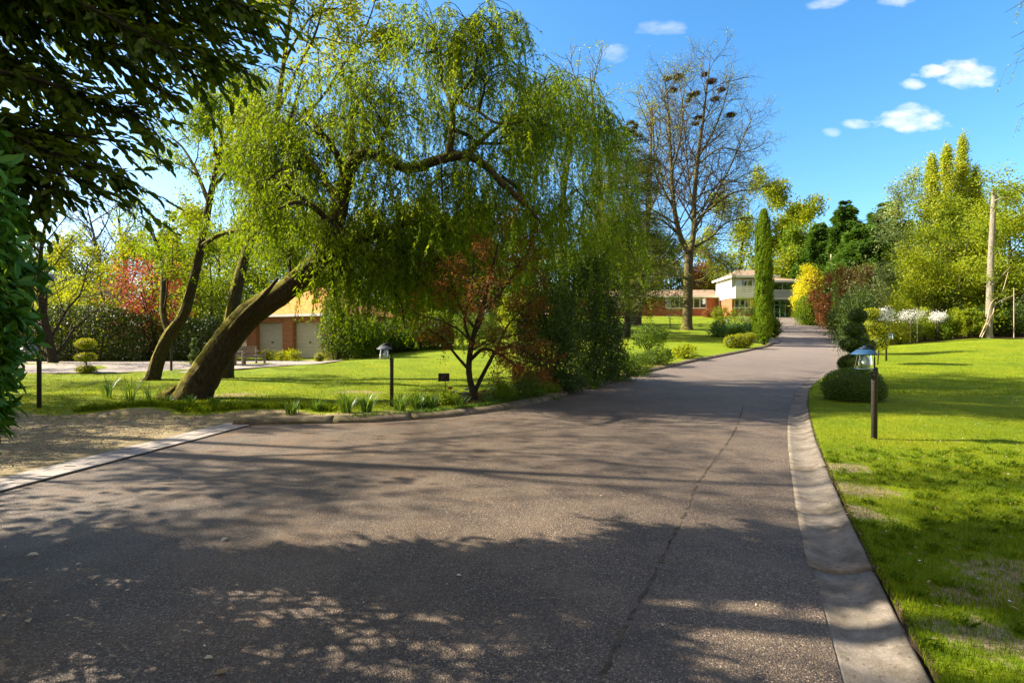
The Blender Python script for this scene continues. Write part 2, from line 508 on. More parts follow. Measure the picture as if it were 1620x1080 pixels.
class MB:
    def __init__(s): s.v = []; s.f = []; s.r = []
    def add(s, verts, faces, r=None):
        b = len(s.v); s.v += [tuple(map(float, v)) for v in verts]
        s.f += [tuple(b + i for i in f) for f in faces]
        s.r += [random.random() if r is None else r] * len(verts)
    def box(s, x0, x1, y0, y1, z0, z1):
        v = [(x0, y0, z0), (x1, y0, z0), (x1, y1, z0), (x0, y1, z0), (x0, y0, z1), (x1, y0, z1), (x1, y1, z1), (x0, y1, z1)]
        s.add(v, [(0, 3, 2, 1), (4, 5, 6, 7), (0, 1, 5, 4), (1, 2, 6, 5), (2, 3, 7, 6), (3, 0, 4, 7)])
    def lathe(s, prof, n=16, c=(0, 0, 0)):
        v = []; f = []
        for (r, z) in prof:
            for k in range(n):
                a = 2 * math.pi * k / n
                v.append((c[0] + r * math.cos(a), c[1] + r * math.sin(a), c[2] + z))
        for i in range(len(prof) - 1):
            for k in range(n):
                k2 = (k + 1) % n
                f.append((i * n + k, i * n + k2, (i + 1) * n + k2, (i + 1) * n + k))
        f.append(tuple(range(n - 1, -1, -1))); f.append(tuple((len(prof) - 1) * n + k for k in range(n)))
        s.add(v, f)
    def prism(s, pts, thick):
        """pts: quad (list of 3D) extruded by vector thick"""
        n = len(pts); t = np.array(thick)
        v = [tuple(p) for p in pts] + [tuple(np.array(p) + t) for p in pts]
        f = [tuple(range(n)), tuple(range(2 * n - 1, n - 1, -1))] + [(i, i + n, (i + 1) % n + n, (i + 1) % n) for i in range(n)]
        s.add(v, f)
    def tube(s, pts, rad, n=8):
        T = Tubes(); T.add(pts, rad, n)
        V, Fa = T.arrays()
        s.add(V, [tuple(int(i) for i in q) for q in Fa])
    def build(s, name, mat, parent=None, smooth=False, bevel=0):
        me = bpy.data.meshes.new(name)
        me.from_pydata(s.v, [], s.f); me.update()
        at_ = me.attributes.new('rnd', 'FLOAT', 'POINT'); at_.data.foreach_set('value', s.r)
        if smooth: me.polygons.foreach_set('use_smooth', [True] * len(me.polygons))
        o = link(name, me, mat, parent)
        if bevel:
            m = o.modifiers.new('bevel', 'BEVEL'); m.width = bevel; m.segments = 2
        return o

class Tubes:
    def __init__(s): s.V = []; s.F = []; s.b = 0
    def add(s, pts, rad, n=6, wob=0.):
        P = np.asarray(pts, float); k = len(P)
        r = np.asarray(rad, float) * np.ones(k)
        T = unit(np.gradient(P, axis=0))
        ref = np.array([0., 0, 1]) if abs(T[:, 2]).mean() < .8 else np.array([0., 1, 0])
        A = unit(np.cross(T, ref)); B = np.cross(T, A)
        an = np.arange(n) * 2 * np.pi / n
        rr = r[:, None] * (1 + (wob * rng.uniform(-1, 1, (k, n)) if wob else 0) * np.ones((k, n)))
        if n >= 30:
            kk = np.arange(k)[:, None]
            rr = rr * (1 + .045 * np.sin(an[None] * 9 + kk * .10 + 1.5 * np.sin(kk * .31)) + .03 * np.sin(an[None] * 17 - kk * .23) + .03 * np.sin(an[None] * 3 + kk * .4))
        V = P[:, None, :] + rr[..., None] * (np.cos(an)[None, :, None] * A[:, None, :] + np.sin(an)[None, :, None] * B[:, None, :])
        i = np.arange(k - 1)[:, None] * n; j = np.arange(n)[None, :]; j2 = (j + 1) % n
        Fq = np.stack([i + j, i + n + j, i + n + j2, i + j2], -1).reshape(-1, 4) + s.b
        s.V.append(V.reshape(-1, 3)); s.F.append(Fq); s.b += k * n
    def arrays(s): return np.concatenate(s.V), np.concatenate(s.F)
    def build(s, name, mat, parent=None):
        if not s.V: return None
        V, Fa = s.arrays()
        return np_obj(name, V, Fa, mat, parent, smooth=True)

def smoothpath(pts, n):
    """Catmull-Rom through rows of pts (any columns)"""
    P = np.asarray(pts, float)
    Q = np.vstack([2 * P[0] - P[1], P, 2 * P[-1] - P[-2]])
    out = []
    for i in range(1, len(Q) - 2):
        for t in np.arange(n) / n:
            a, b, c, d = Q[i - 1], Q[i], Q[i + 1], Q[i + 2]
            out.append(.5 * (2 * b + (c - a) * t + (2 * a - 5 * b + 4 * c - d) * t * t + (3 * b - a - 3 * c + d) * t ** 3))
    out.append(P[-1])
    return np.array(out)

def leaf_arrays(P, D, N, Ln, W, fold=0.):
    P = np.asarray(P); D = unit(D); Sd = unit(np.cross(D, N)); Nn = np.cross(Sd, D)
    Ln = np.asarray(Ln)[:, None] * np.ones((len(P), 1)); W = np.asarray(W)[:, None] * np.ones((len(P), 1))
    n = len(P)
    if fold <= 0:
        V = np.stack([P, P + D * Ln * .45 + Sd * W * .5, P + D * Ln, P + D * Ln * .45 - Sd * W * .5], 1)
        Fq = np.arange(n * 4).reshape(n, 4)
        return V.reshape(-1, 3), [Fq], 4
    up = Nn * W * fold
    dr = Nn * Ln * .12
    V = np.stack([P, P + D * Ln * .28 + Sd * W * .42 + up, P + D * Ln * .66 + Sd * W * .42 + up - dr * .3, P + D * Ln - dr,
                  P + D * Ln * .66 - Sd * W * .42 + up - dr * .3, P + D * Ln * .28 - Sd * W * .42 + up], 1)
    b = np.arange(n)[:, None] * 6
    Fq = np.concatenate([b + np.array([[0, 1, 2, 3]]), b + np.array([[0, 3, 4, 5]])])
    return V.reshape(-1, 3), [Fq], 6
def leaves_obj(name, P, D, N, Ln, W, mat, parent=None, fold=0., rnd=None):
    V, Fa, k = leaf_arrays(P, D, N, Ln, W, fold)
    r = rng.random(len(P)) if rnd is None else rnd
    return np_obj(name, V, Fa, mat, parent, rnd=np.repeat(r, k))
def rdir(n): return unit(rng.normal(size=(n, 3)))

_lw = rdir(24) * rng.uniform(1.5, 5.5, (24, 1)); _lp = rng.random(24) * 6.28
def lump(D, seed=0):
    """lumpy noise on the unit sphere about -1..1"""
    k = (seed * 7) % 12
    return np.sin(D @ _lw[k:k + 10].T + _lp[k:k + 10] + seed * 1.7).sum(1) / 3.2

def cloud(center, rad, ncl, per, spread, seed=0, shell=.55, lumpy=.22, flat=.0):
    """clustered leaf anchor points in a lumpy ellipsoid; returns points, outward dirs, per-cluster random"""
    D = rdir(ncl)
    if flat: D[:, 2] = np.abs(D[:, 2]) * (1 - flat) + D[:, 2] * flat * .5; D = unit(D)
    rr = (shell + (1 - shell) * rng.random(ncl) ** .45) * (1 + lumpy * lump(D, seed))
    C = D * rr[:, None]
    cr = rng.random(ncl)
    P = np.repeat(C, per, 0) * np.asarray(rad) + rng.normal(size=(ncl * per, 3)) * spread
    O = np.repeat(D, per, 0)
    return P + np.asarray(center), O, np.repeat(cr, per)

# ------------------------------------------------------------------ terrain
def smooth01(t): t = np.clip(t, 0, 1); return t * t * (3 - 2 * t)
_ty = np.linspace(-60, 400, 4601)
_tz = np.interp(_ty, [-60, 12, 16, 20, 30, 40, 55, 65, 77, 92, 120, 200, 400], [0, 0, .06, .2, .75, 1.35, 2.75, 3.75, 5.35, 5.7, 7.5, 12, 16])
_k = np.exp(-.5 * (np.arange(-60, 61) / 20.) ** 2); _k /= _k.sum()
_tz = np.convolve(np.pad(_tz, 60, mode='edge'), _k, 'valid')
_xry = [-12, 2.4, 4.2, 8, 12.5, 16, 19.5, 23.5, 30, 40, 48, 60, 70, 80, 92]
_xrx = [-5.2, 1.52, 2.36, 4.3, 6.75, 8.85, 11.4, 14.9, 19.6, 26, 31.3, 37, 41, 45, 48]
_xly = [-12, 5.49, 9.8, 9.95, 10.1, 10.8, 11.8, 13.3, 15, 17.5, 20.4, 26.5, 32, 38, 44, 49.5, 60, 70, 80, 92]
_xlx = [-7.6, -5.49, -4.97, -3.9, -2.7, -1.3, -.15, .8, 1.67, 3.1, 4.8, 9.5, 14.2, 19.2, 22.7, 25.8, 31, 36.5, 41, 41]
def _sm(tab_y, tab_x, w):
    yy_ = np.linspace(-12, 92, 5201); xx_ = np.interp(yy_, tab_y, tab_x)
    k = np.exp(-.5 * (np.arange(-3 * w, 3 * w + 1) / w) ** 2); k /= k.sum()
    return yy_, np.convolve(np.pad(xx_, 3 * w, mode='edge'), k, 'valid')
_ry, _rx = _sm(_xry, _xrx, 45)
_ly, _lx0 = _sm(_xly, _xlx, 25)
_lxr = np.interp(_ly, _xly, _xlx)
_w = smooth01((_ly - 10.6) / 1.5)
_lx = _lxr * (1 - _w) + _lx0 * _w
def xr(y): return np.interp(y, _ry, _rx)
def xl(y): return np.interp(y, _ly, _lx)
def H(x, y):
    x = np.asarray(x, float); y = np.asarray(y, float)
    z = np.interp(y, _ty, _tz)
    z = z - .38 * smooth01((-x - 4) / 8) * smooth01((y - 23) / 8)
    z = z + .55 * smooth01((x - xr(np.clip(y, -12, 92)) - 1.5) / 9) * smooth01((y - 16) / 18) * (1 - smooth01((y - 60) / 20))
    return z
GW = .39
def und(x, y):
    return .035 * np.sin(x * .9 + y * .35 + 1) * np.sin(y * .8 - x * .3) + .02 * np.sin(x * 2.3 + 2) * np.sin(y * 1.9 + x)
def lawn_raise(x, y):
    yc = np.clip(y, -12, 92)
    sl = (xl(yc + .05) - xl(yc - .05)) / .1
    dl = (x - xl(yc)) / np.sqrt(1 + sl * sl)
    dr = xr(yc) + GW - x
    d = np.minimum(dl, dr)
    d = np.where(y > 84, -5, d)
    out = .075 + (.9 * und(x, y) + .02) * smooth01((-d - .3) / 2.)
    verge = smooth01((11.4 - y) / .8) * smooth01((-x - 3.5) / 1.)   # gravel verge left of the pavers sits low
    out = out * (1 - verge) + .004 * verge
    return np.where((dl > -.16) & (dr > -.035) & (y < 84), -.14, out), d
def G(x, y):
    r, d = lawn_raise(np.asarray(x, float), np.asarray(y, float))
    return H(x, y) + r
def g1(x, y): return float(G(np.array([x]), np.array([y]))[0])

def axis(a, b, f0, c0, grow, lim, lolim):
    out = [c0]
    def stp(q, lm): return f0 + grow * min(q, lm) + .09 * max(0, q - lm)
    while out[-1] < b: out.append(out[-1] + stp(abs(out[-1] - c0), lim))
    lo = [c0]
    while lo[-1] > a: lo.append(lo[-1] - stp(abs(lo[-1] - c0), lolim))
    return np.array(sorted(set(lo[1:] + out)))
gx = axis(-600, 700, .042, 3.2, .0075, 42, 22)
gy = axis(-60, 900, .075, 7.0, .0045, 78, 8)
X, Y = np.meshgrid(gx, gy)
rz, dd = lawn_raise(X, Y)
Z = H(X, Y) + rz
def blob(cx, cy, r, sx=1.): return np.clip(1.2 - np.hypot((X - cx) / sx, Y - cy) / r, 0, 1)
verge = ((Y < 11.1 + .25 * np.sin(X * 2.1)) & (X < xl(np.clip(Y, -12, 92)) + .3) & (Y > -6)).astype(float)
dirt = verge * .80
for (bx, by, br, sx_) in [(3.55, 5.25, .55, 1), (3.1, 4.6, .4, 1), (3.3, 3.4, .35, 1.5), (2.45, 2.6, .4, 1), (4.0, 6.2, .5, 1.3), (3.2, 6.6, .35, .5), (2.8, 3.1, .3, 2), (-7.8, 14.2, 1.0, 1.6), (-4.4, 14.6, .5, 3)]:
    dirt = np.maximum(dirt, blob(bx, by, br, sx_) * .72)
soil = np.zeros_like(X)
dr_ = X - (xr(np.clip(Y, -12, 92)) + GW)
soil = np.maximum(soil, np.clip(1 - np.abs(dr_ - .03) / .10, 0, 1) * (Y < 40))
for (bx, by, br, sx_) in [(-.6, 13.4, 1.3, 1.3), (1.2, 16.2, 1.8, 1.0), (2.9, 19.0, 1.5, 1.0), (4.8, 22.0, 1.3, 1), (-2.2, 12.4, .8, 1.4)]:
    soil = np.maximum(soil, blob(bx, by, br, sx_))
soil = np.maximum(soil, ((Y > 37.5) & (X > xr(np.clip(Y, -12, 92)) + 2) & (Y < 60)) * 1.)
soil = np.maximum(soil, ((Y > 27.3) & (X < -17.5)) * .9)
ny, nx = X.shape
I = np.arange(nx * ny).reshape(ny, nx)
FQ = np.stack([I[:-1, :-1], I[:-1, 1:], I[1:, 1:], I[1:, :-1]], -1).reshape(-1, 4)
gr = np_obj('ground', np.stack([X, Y, Z], -1).reshape(-1, 3), FQ, M['ground'], smooth=True, attrs={'dirt': dirt.ravel(), 'soil': soil.ravel()})
tag(gr, 'sunlit green lawn on both sides of the drive', 'lawn', kind='structure')

def sheet(name, ys, fl, fr, ncol, dz, mat):
    rows = []
    for y in ys:
        t = np.linspace(0, 1, ncol)
        x = fl(y) + (fr(y) - fl(y)) * t
        rows.append(np.stack([x, np.full(ncol, y), H(x, np.full(ncol, y)) + dz], -1))
    V = np.array(rows)
    n = len(ys); I = np.arange(n * ncol).reshape(n, ncol)
    Fq = np.stack([I[:-1, :-1], I[:-1, 1:], I[1:, 1:], I[1:, :-1]], -1).reshape(-1, 4)
    return np_obj(name, V.reshape(-1, 3), Fq, mat, smooth=True)
ys = np.concatenate([np.arange(-8, 9.7, .4), np.arange(9.7, 12.2, .04), np.arange(12.2, 86, .35)])
ro = sheet('driveway', ys, lambda y: float(xl(y)) - .03, lambda y: float(xr(y)) + .03, 40, 0., M['asphalt'])
tag(ro, 'worn dark asphalt drive climbing to the house', 'drive', kind='structure')
fo = sheet('house_forecourt', np.arange(40.5, 45.5, .5), lambda y: 17.6 + .35 * (y - 40.5), lambda y: float(xl(y)) + .4, 6, .085, M['asphalt'])
tag(fo, 'short asphalt spur behind the cypress', 'path', kind='structure')
# gravel yard in front of the garage
gv = sheet('gravel_drive', np.arange(20.4, 29.6, .4), lambda y: -70., lambda y: -9.2 - 1.0 * max(0, 24.5 - y) - .6 * max(0, y - 28), 60, .12, M['gravel'])
tag(gv, 'pale gravel drive in front of the garage and hedge', 'drive', kind='structure')

def sweep(name, path, prof, mat, joint=1.3, gap=.012, seed=1, side=1):
    """path (n,2), profile list of (offset outward, height). split in slabs with small gaps"""
    r_ = np.random.default_rng(seed)
    P = np.asarray(path, float)
    s = np.concatenate([[0], np.cumsum(np.hypot(*np.diff(P, axis=0).T))])
    tot = s[-1]; cuts = [0.]
    while cuts[-1] < tot: cuts.append(cuts[-1] + joint * r_.uniform(.8, 1.35))
    V = []; Fs = []; caps = []
    b = 0; k = len(prof)
    for a, c in zip(cuts[:-1], cuts[1:]):
        c = min(c, tot)
        if c - a < .1: continue
        ss = np.linspace(a + gap / 2, c - gap / 2, max(3, int((c - a) / .12)))
        x = np.interp(ss, s, P[:, 0]); y = np.interp(ss, s, P[:, 1])
        x2 = np.interp(ss + .05, s, P[:, 0]); y2 = np.interp(ss + .05, s, P[:, 1]); x1 = np.interp(ss - .05, s, P[:, 0]); y1 = np.interp(ss - .05, s, P[:, 1])
        t = unit(np.stack([x2 - x1, y2 - y1], -1)); nrm = np.stack([t[:, 1], -t[:, 0]], -1) * side
        lift = r_.normal() * .006; tilt = r_.normal() * .012
        for i in range(len(ss)):
            zz = float(H(x[i], y[i]))
            for (o, h) in prof:
                wob = r_.normal() * .0012
                V.append((x[i] + nrm[i, 0] * (o + wob), y[i] + nrm[i, 1] * (o + wob), zz + h + (lift + tilt * o if h > -.03 else 0) + wob))
        m = len(ss)
        I = np.arange(m * k).reshape(m, k) + b
        Fs.append(np.stack([I[:-1, :-1], I[1:, :-1], I[1:, 1:], I[:-1, 1:]], -1).reshape(-1, 4))
        caps.append(I[0, :]); caps.append(I[-1, ::-1])
        b += m * k
    return np_obj(name, np.array(V), [np.concatenate(Fs), np.array(caps)], mat, smooth=False)
yy_ = np.arange(-6, 82, .1)
gut = sweep('gutter', np.stack([xr(yy_), yy_], -1), [(0, -.10), (0, .004), (.05, .002), (.12, -.008), (.20, .004), (.28, .028), (.335, .055), (.365, .066), (.385, .064), (.392, .04), (.395, -.17)], M['concrete'], 1.5, .026, 3)
tag(gut, 'dished concrete gutter along the right edge of the drive', 'gutter', kind='structure')
ky = np.concatenate([[9.72], np.arange(9.8, 12.2, .03), np.arange(12.2, 39.5, .1)])
kp = np.stack([xl(ky), ky], -1)
# the end of the kerb curls behind the cypress
kp = np.vstack([kp, [[20.35, 39.9], [20.3, 40.3], [19.9, 40.55], [19.2, 40.5], [18.4, 40.3]]])
ke = sweep('kerb', kp, [(0, -.1), (0, .035), (.03, .07), (.10, .105), (.19, .12), (.28, .115), (.34, .09), (.36, .03), (.36, -.08)], M['kerb'], 1.25, .016, 5, side=-1)
tag(ke, 'mossy rounded concrete kerb along the left lawn', 'kerb', kind='structure')
# paved threshold of three rows of pavers
pv = MB(); pj = MB()
A = np.array([-4.97, 9.8]); B_ = np.array([-6.35, -3.2]); dv_ = (B_ - A) / np.linalg.norm(B_ - A); nv_ = np.array([dv_[1], -dv_[0]])
if nv_[0] > 0: nv_ = -nv_
Lp = np.linalg.norm(B_ - A)
for row in range(3):
    s = -random.random() * .2; o0 = row * .185 + .01
    while s < Lp:
        ln = .30 if row % 2 == 0 else .27
        q0, q1 = s + .006, s + ln - .006
        pts = []
        dz = random.uniform(-.004, .004)
        for (ss, oo) in ((q0, o0), (q1, o0), (q1, o0 + .175), (q0, o0 + .175)):
            p = A + dv_ * ss + nv_ * oo
            pts.append((p[0], p[1], float(H(p[0], p[1])) - .03))
        r_ = random.random(); n = 4
        v = pts + [(p[0], p[1], p[2] + .052 + dz + random.uniform(-.0015, .0015)) for p in pts]
        pv.add(v, [(4, 5, 6, 7), (0, 1, 5, 4), (1, 2, 6, 5), (2, 3, 7, 6), (3, 0, 4, 7)], r_)
        s += ln
p0, p1 = A + nv_ * -.012, B_ + nv_ * -.012; p2, p3 = B_ + nv_ * .58, A + nv_ * .58
pj.prism([(p0[0], p0[1], .006), (p1[0], p1[1], .006), (p2[0], p2[1], .006), (p3[0], p3[1], .006)], (0, 0, .006))
po = empty('paver_edging', (0, 0, 0)); tag(po, 'three rows of grey pavers edging the asphalt at the left', 'paving', kind='structure')
pv.build('paver_rows', M['paver'], po); pj.build('joint_sand', M['joint'], po)
# seam in asphalt
sm_ = [(5.75, 12.7), (3.95, 9.1), (2.26, 6.08), (1.62, 4.8), (1.03, 3.62), (.55, 2.7), (.2, 1.9)]
sp = smoothpath(sm_, 14)
V = []
for i, (x, y) in enumerate(sp):
    w = .012 * (1 + .5 * math.sin(i * 1.3) * math.sin(i * .37)); z = float(H(x, y)) + .004
    jx = .008 * math.sin(i * 2.1)
    V += [(x - w + jx, y, z), (x + w + jx, y, z)]
Fq = np.array([(2 * i, 2 * i + 1, 2 * i + 3, 2 * i + 2) for i in range(len(sp) - 1) if (i * 7) % 11 > 1])
tag(np_obj('asphalt_seam', np.array(V), Fq, M['seam']), 'moss filled seam running up the asphalt', 'seam', kind='structure')

# ------------------------------------------------------------------ placing helpers
from mathutils import Matrix
def settle(root, loc):
    loc = Vector(loc)
    def rec(o):
        if o.type == 'MESH': o.data.transform(Matrix.Translation(-loc))
        for c in o.children: rec(c)
    for c in root.children: rec(c)
    root.location = loc
def V3(x, y, dz=0.): return (x, y, g1(x, y) + dz)

# ------------------------------------------------------------------ house
def house():
    h = empty('house'); tag(h, 'split level red brick and white boarded house at the top of the drive', 'house')
    # lower wing, its front at y = 83
    zb = 5.0; ze = 8.72
    w = MB(); w.box(6, 34.6, 83.2, 91, zb, 7.02); 
    wins = [(12.0, 17.6), (24.95, 28.0), (28.5, 31.6)]
    xs = [6] + [v for a in wins for v in a] + [34.6]
    for i in range(0, len(xs), 2): w.box(xs[i], xs[i + 1], 83.2, 84.0, 7.02, ze)
    w.box(6, 34.6, 84.0 + 4.5, 91, 7.02, ze); w.box(6, 6.4, 84, 88.5, 7.02, ze)
    wall = w.build('wall', M['brick'], h); wall['label'] = 'red brick wall of the low left wing'
    ib = MB(); ib.box(6.5, 34, 87.5, 88.4, 6.2, ze - .05); ib.box(6.5, 34, 84.1, 87.5, 6.3, 6.4); ib.build('room_wall', M['interior'], h)
    rf = MB()
    e0, e1 = 82.5, 91.6
    rf.add([(5.3, e0, ze + .12), (34.2, e0, ze + .12), (34.2, 87, 10.35), (8, 87, 10.35), (5.3, e1, ze + .12), (34.2, e1, ze + .12)],
           [(0, 1, 2, 3), (5, 4, 3, 2), (4, 0, 3), (4, 5, 1, 0)])
    r1 = rf.build('roof', M['tile_brown'], h); r1['label'] = 'low brown tiled roof of the left wing'
    fs = MB(); fs.box(5.25, 34.3, 82.42, 82.5, ze - .05, ze + .22); fs.box(5.25, 34.3, 82.5, 83.2, ze - .045, ze + .0)
    fs.build('fascia', M['white'], h)
    def window(x0, x1, y, z0, z1, n, curt=(), mat='white'):
        f = MB(); t = .09
        f.box(x0, x1, y - .06, y + .08, z0, z0 + t); f.box(x0, x1, y - .06, y + .08, z1 - t, z1)
        for k in range(n + 1):
            xx = x0 + (x1 - x0 - t) * k / n
            f.box(xx, xx + t, y - .055, y + .075, z0 + t, z1 - t)
        f.box(x0 - .1, x1 + .1, y - .2, y - .06, z0 - .1, z0)
        o = f.build('window', M[mat], h)
        p = MB(); p.box(x0 + .02, x1 - .02, y + .02, y + .035, z0 + .03, z1 - .03); p.build('pane', M['glass'], o)
        if curt:
            for (a, b) in curt:
                c = MB()
                m = max(4, int((b - a) / .12)); q = []
                for k in range(m + 1):
                    q.append((a + (b - a) * k / m, y + .22 + .05 * (k % 2)))
                for k in range(m):
                    c.add([(q[k][0], q[k][1], z0 + .06), (q[k + 1][0], q[k + 1][1], z0 + .06), (q[k + 1][0], q[k + 1][1], z1 - .06), (q[k][0], q[k][1], z1 - .06)], [(0, 1, 2, 3)])
                c.build('curtain', M['curtain'], o)
        return o
    window(12.0, 17.6, 83.3, 7.02, 8.6, 4, [(12.1, 13.2), (16.4, 17.5)])
    window(24.95, 28.0, 83.3, 7.02, 8.6, 4, [(25.05, 25.7), (27.3, 27.9)])
    window(28.5, 31.6, 83.3, 7.02, 8.6, 3, [(28.6, 29.4), (30.7, 31.5)])
    # two storey block, front y = 78
    X0, X1, Y0, Y1 = 33.45, 39.6, 78., 83.9; zf = 8.2; zt = 11.35
    w = MB(); w.box(X0 + .1, X1, Y0 + .1, Y1, 4.6, 6.55)
    w.box(X0 + .1, 33.9, Y0 + .1, Y1, 6.55, zf); w.box(37.2, X1, Y0 + .1, Y0 + .8, 6.55, zf); w.box(33.9, X1, Y1 - 1, Y1, 6.55, zf)
    o = w.build('wall', M['brick'], h); o['label'] = 'red brick ground floor under the balcony'
    ib = MB(); ib.box(33.95, X1 - .1, Y1 - 1.3, Y1 - 1.05, 6.55, zf); ib.box(34, X1, Y0 + 1.2, Y1 - 1.3, 6.4, 6.56); ib.build('room_wall', M['interior'], h)
    window(33.95, 37.2, Y0 + .2, 6.75, zf - .1, 4, [(34.0, 34.3), (36.4, 37.1)])
    # weatherboarded upper floor: lapped boards on the left side and the front
    s = MB(); nb = 15; dz = (zt - zf) / nb
    op = (34.9, 36.7, 8.9, 11.0)
    for k in range(nb):
        z0 = zf + k * dz; z1 = z0 + dz * 1.02
        s.prism([(X0 - .045, Y0, z0), (X0 - .045, Y1, z0), (X0, Y1, z1), (X0, Y0, z1)], (.06, 0, 0))
    o = s.build('side_boards', M['siding'], h); o['label'] = 'sunlit cream boards of the upper side wall'
    s = MB()
    for k in range(nb):
        z0 = zf + k * dz; z1 = z0 + dz * 1.02
        for (a, b) in ([(X0 + .065, op[0]), (op[1], X1)] if op[2] - .1 < z0 < op[3] - .05 else [(X0 + .065, X1)]):
            s.prism([(a, Y0 - .045, z0), (b, Y0 - .045, z0), (b, Y0, z1), (a, Y0, z1)], (0, .06, 0))
    s.build('front_boards', M['siding_shaded'], h)
    c = MB(); c.box(X0 - .06, X0 + .06, Y0 - .07, Y0 + .05, zf - .05, zt); c.box(X0 + .02, X1, Y0, Y1, zf - .02, zf + .05); c.build('corner_board', M['white'], h)
    ib = MB(); ib.box(X0 + .1, X1 - .1, Y0 + 2.5, Y0 + 2.7, zf + .1, zt); ib.build('room_wall', M['interior'], h)
    window(op[0], op[1], Y0 + .05, op[2] + .1, op[3], 2)
    smt = simple('pale_blue_shutter', (.50, .58, .62), .6, .3)
    for (a, b) in ((op[0] - .95, op[0] - .1), (op[1] + .1, op[1] + .95)):
        sh = MB()
        sh.box(a, b, Y0 - .11, Y0 - .05, op[2] + .3, op[3] - .05)
        for k in range(7): sh.box(a + .06, b - .06, Y0 - .13, Y0 - .112, op[2] + .42 + k * .22, op[2] + .5 + k * .22)
        sh.build('shutter', smt, h)
    bl = MB()
    bx0, bx1 = 33.5, 37.3; by0, by1 = Y0 - 1.3, Y0 - .05
    bl.box(bx0, bx1, by0, by1, 8.12, 8.26)
    for k in range(6):
        z0 = 8.32 + k * .25
        bl.box(bx0, bx1, by0, by0 + .04, z0, z0 + .20); bl.box(bx0, bx0 + .04, by0 + .045, by1, z0, z0 + .20); bl.box(bx1 - .04, bx1, by0 + .045, by1, z0, z0 + .20)
    bl.box(bx0 - .05, bx1 + .05, by0 - .05, by0 + .09, 9.84, 9.92)
    o = bl.build('balcony', M['white'], h)
    r = MB(); ov = .7
    a0, a1, b0, b1 = X0 - .45, X1 + .7, Y0 - 1.1, Y1 + .5
    rid = 12.85
    r.add([(a0, b0, zt + .1), (a1, b0, zt + .1), (a1, b1, zt + .1), (a0, b1, zt + .1), (a0 + 2.4, (b0 + b1) / 2, rid), (a1 - 2.4, (b0 + b1) / 2, rid)],
          [(0, 1, 5, 4), (1, 2, 5), (2, 3, 4, 5), (3, 0, 4), (0, 3, 2, 1)])
    o = r.build('roof', M['tile_brown'], h); o['label'] = 'low hipped brown roof of the upper block'
    f = MB(); f.box(a0 - .06, a1, b0 - .06, b0, zt - .12, zt + .2); f.box(a0 - .06, a0, b0, b1, zt - .12, zt + .2)
    f.build('fascia', M['white'], h)
    # porch wing, front y = 84
    P0x, P1x, PY = 39.7, 47.9, 84.
    w = MB(); w.box(46.0, P1x, PY + .1, 92, 4.8, 8.35)
    o = w.build('wall', M['brick'], h); o['label'] = 'brick pier beside the glazed entrance'
    s = MB(); zs = 8.75
    for k in range(8):
        z0 = zs + k * .155
        s.prism([(P0x, PY - .045, z0), (P1x, PY - .045, z0), (P1x, PY, z0 + .158), (P0x, PY, z0 + .158)], (0, .06, 0))
    s.build('front_boards', M['siding_shaded'], h)
    f = MB(); f.box(P0x, P1x + .6, PY - 1.5, PY + .1, 8.36, 8.72); f.box(P0x, P1x + .8, PY - .95, PY - .85, 11.2, 11.5); f.build('fascia', M['white'], h)
    window(P0x + 1.2, P1x, PY + .05, 10.0, 11.2, 4)
    ib = MB(); ib.box(P0x, P1x, PY + 3, PY + 3.2, 5, 11.2); ib.box(P0x, P1x, PY + .3, PY + 3, 9.8, 9.9); ib.build('room_wall', M['interior'], h)
    r = MB()
    r.add([(P0x, PY - .85, 11.45), (P1x + .9, PY - .85, 11.45), (P1x + .9, 93, 11.45), (P0x, 93, 11.45), (P0x, 88.5, 12.6), (P1x - 2.5, 88.5, 12.6)],
          [(0, 1, 5, 4), (1, 2, 5), (2, 3, 4, 5), (3, 0, 4), (0, 3, 2, 1)])
    r.build('roof', M['tile_brown'], h)
    d = MB()
    dm = simple('pale_green_joinery', (.42, .60, .58), .5, .4)
    for xx in (42.2, 43.1, 44.0, 44.9, 45.9): d.box(xx - .06, xx + .06, PY + .02, PY + .14, 5.4, 8.3)
    for zz in (5.4, 7.5, 8.2): d.box(42.2, 45.9, PY + .03, PY + .13, zz, zz + .1)
    d.box(43.96, 44.04, PY - .03, PY + .0, 6.3, 6.7)
    o = d.build('entrance_door', dm, h)
    p = MB(); p.box(42.2, 45.9, PY + .075, PY + .09, 5.45, 8.25); p.build('pane', M['glass'], o)
    dp = MB(); dp.tube([(33.35, 82.35, 8.6), (33.35, 82.4, 7.4), (33.35, 82.4, 5.2)], .05, 8); dp.build('downpipe', M['white'], h)
    settle(h, (33, 83, 5.4))
house()
def dormer():
    h = empty('gabled_outbuilding'); tag(h, 'small white gabled outbuilding glimpsed above the low wing roof', 'outbuilding')
    b = MB(); b.box(33, 36.5, 97, 100, 6, 11.9); b.build('wall', M['white'], h)
    r = MB(); r.prism([(32.6, 96.5, 11.8), (36.9, 96.5, 11.8), (34.75, 96.5, 13.5)], (0, 4, 0)); r.build('roof', M['white'], h)
    w = MB(); w.box(33.6, 34.5, 96.93, 96.99, 10.3, 11.6); w.box(34.9, 35.8, 96.93, 96.99, 10.3, 11.6); w.build('window', M['interior'], h)
    settle(h, (34.7, 98, 6))
dormer()

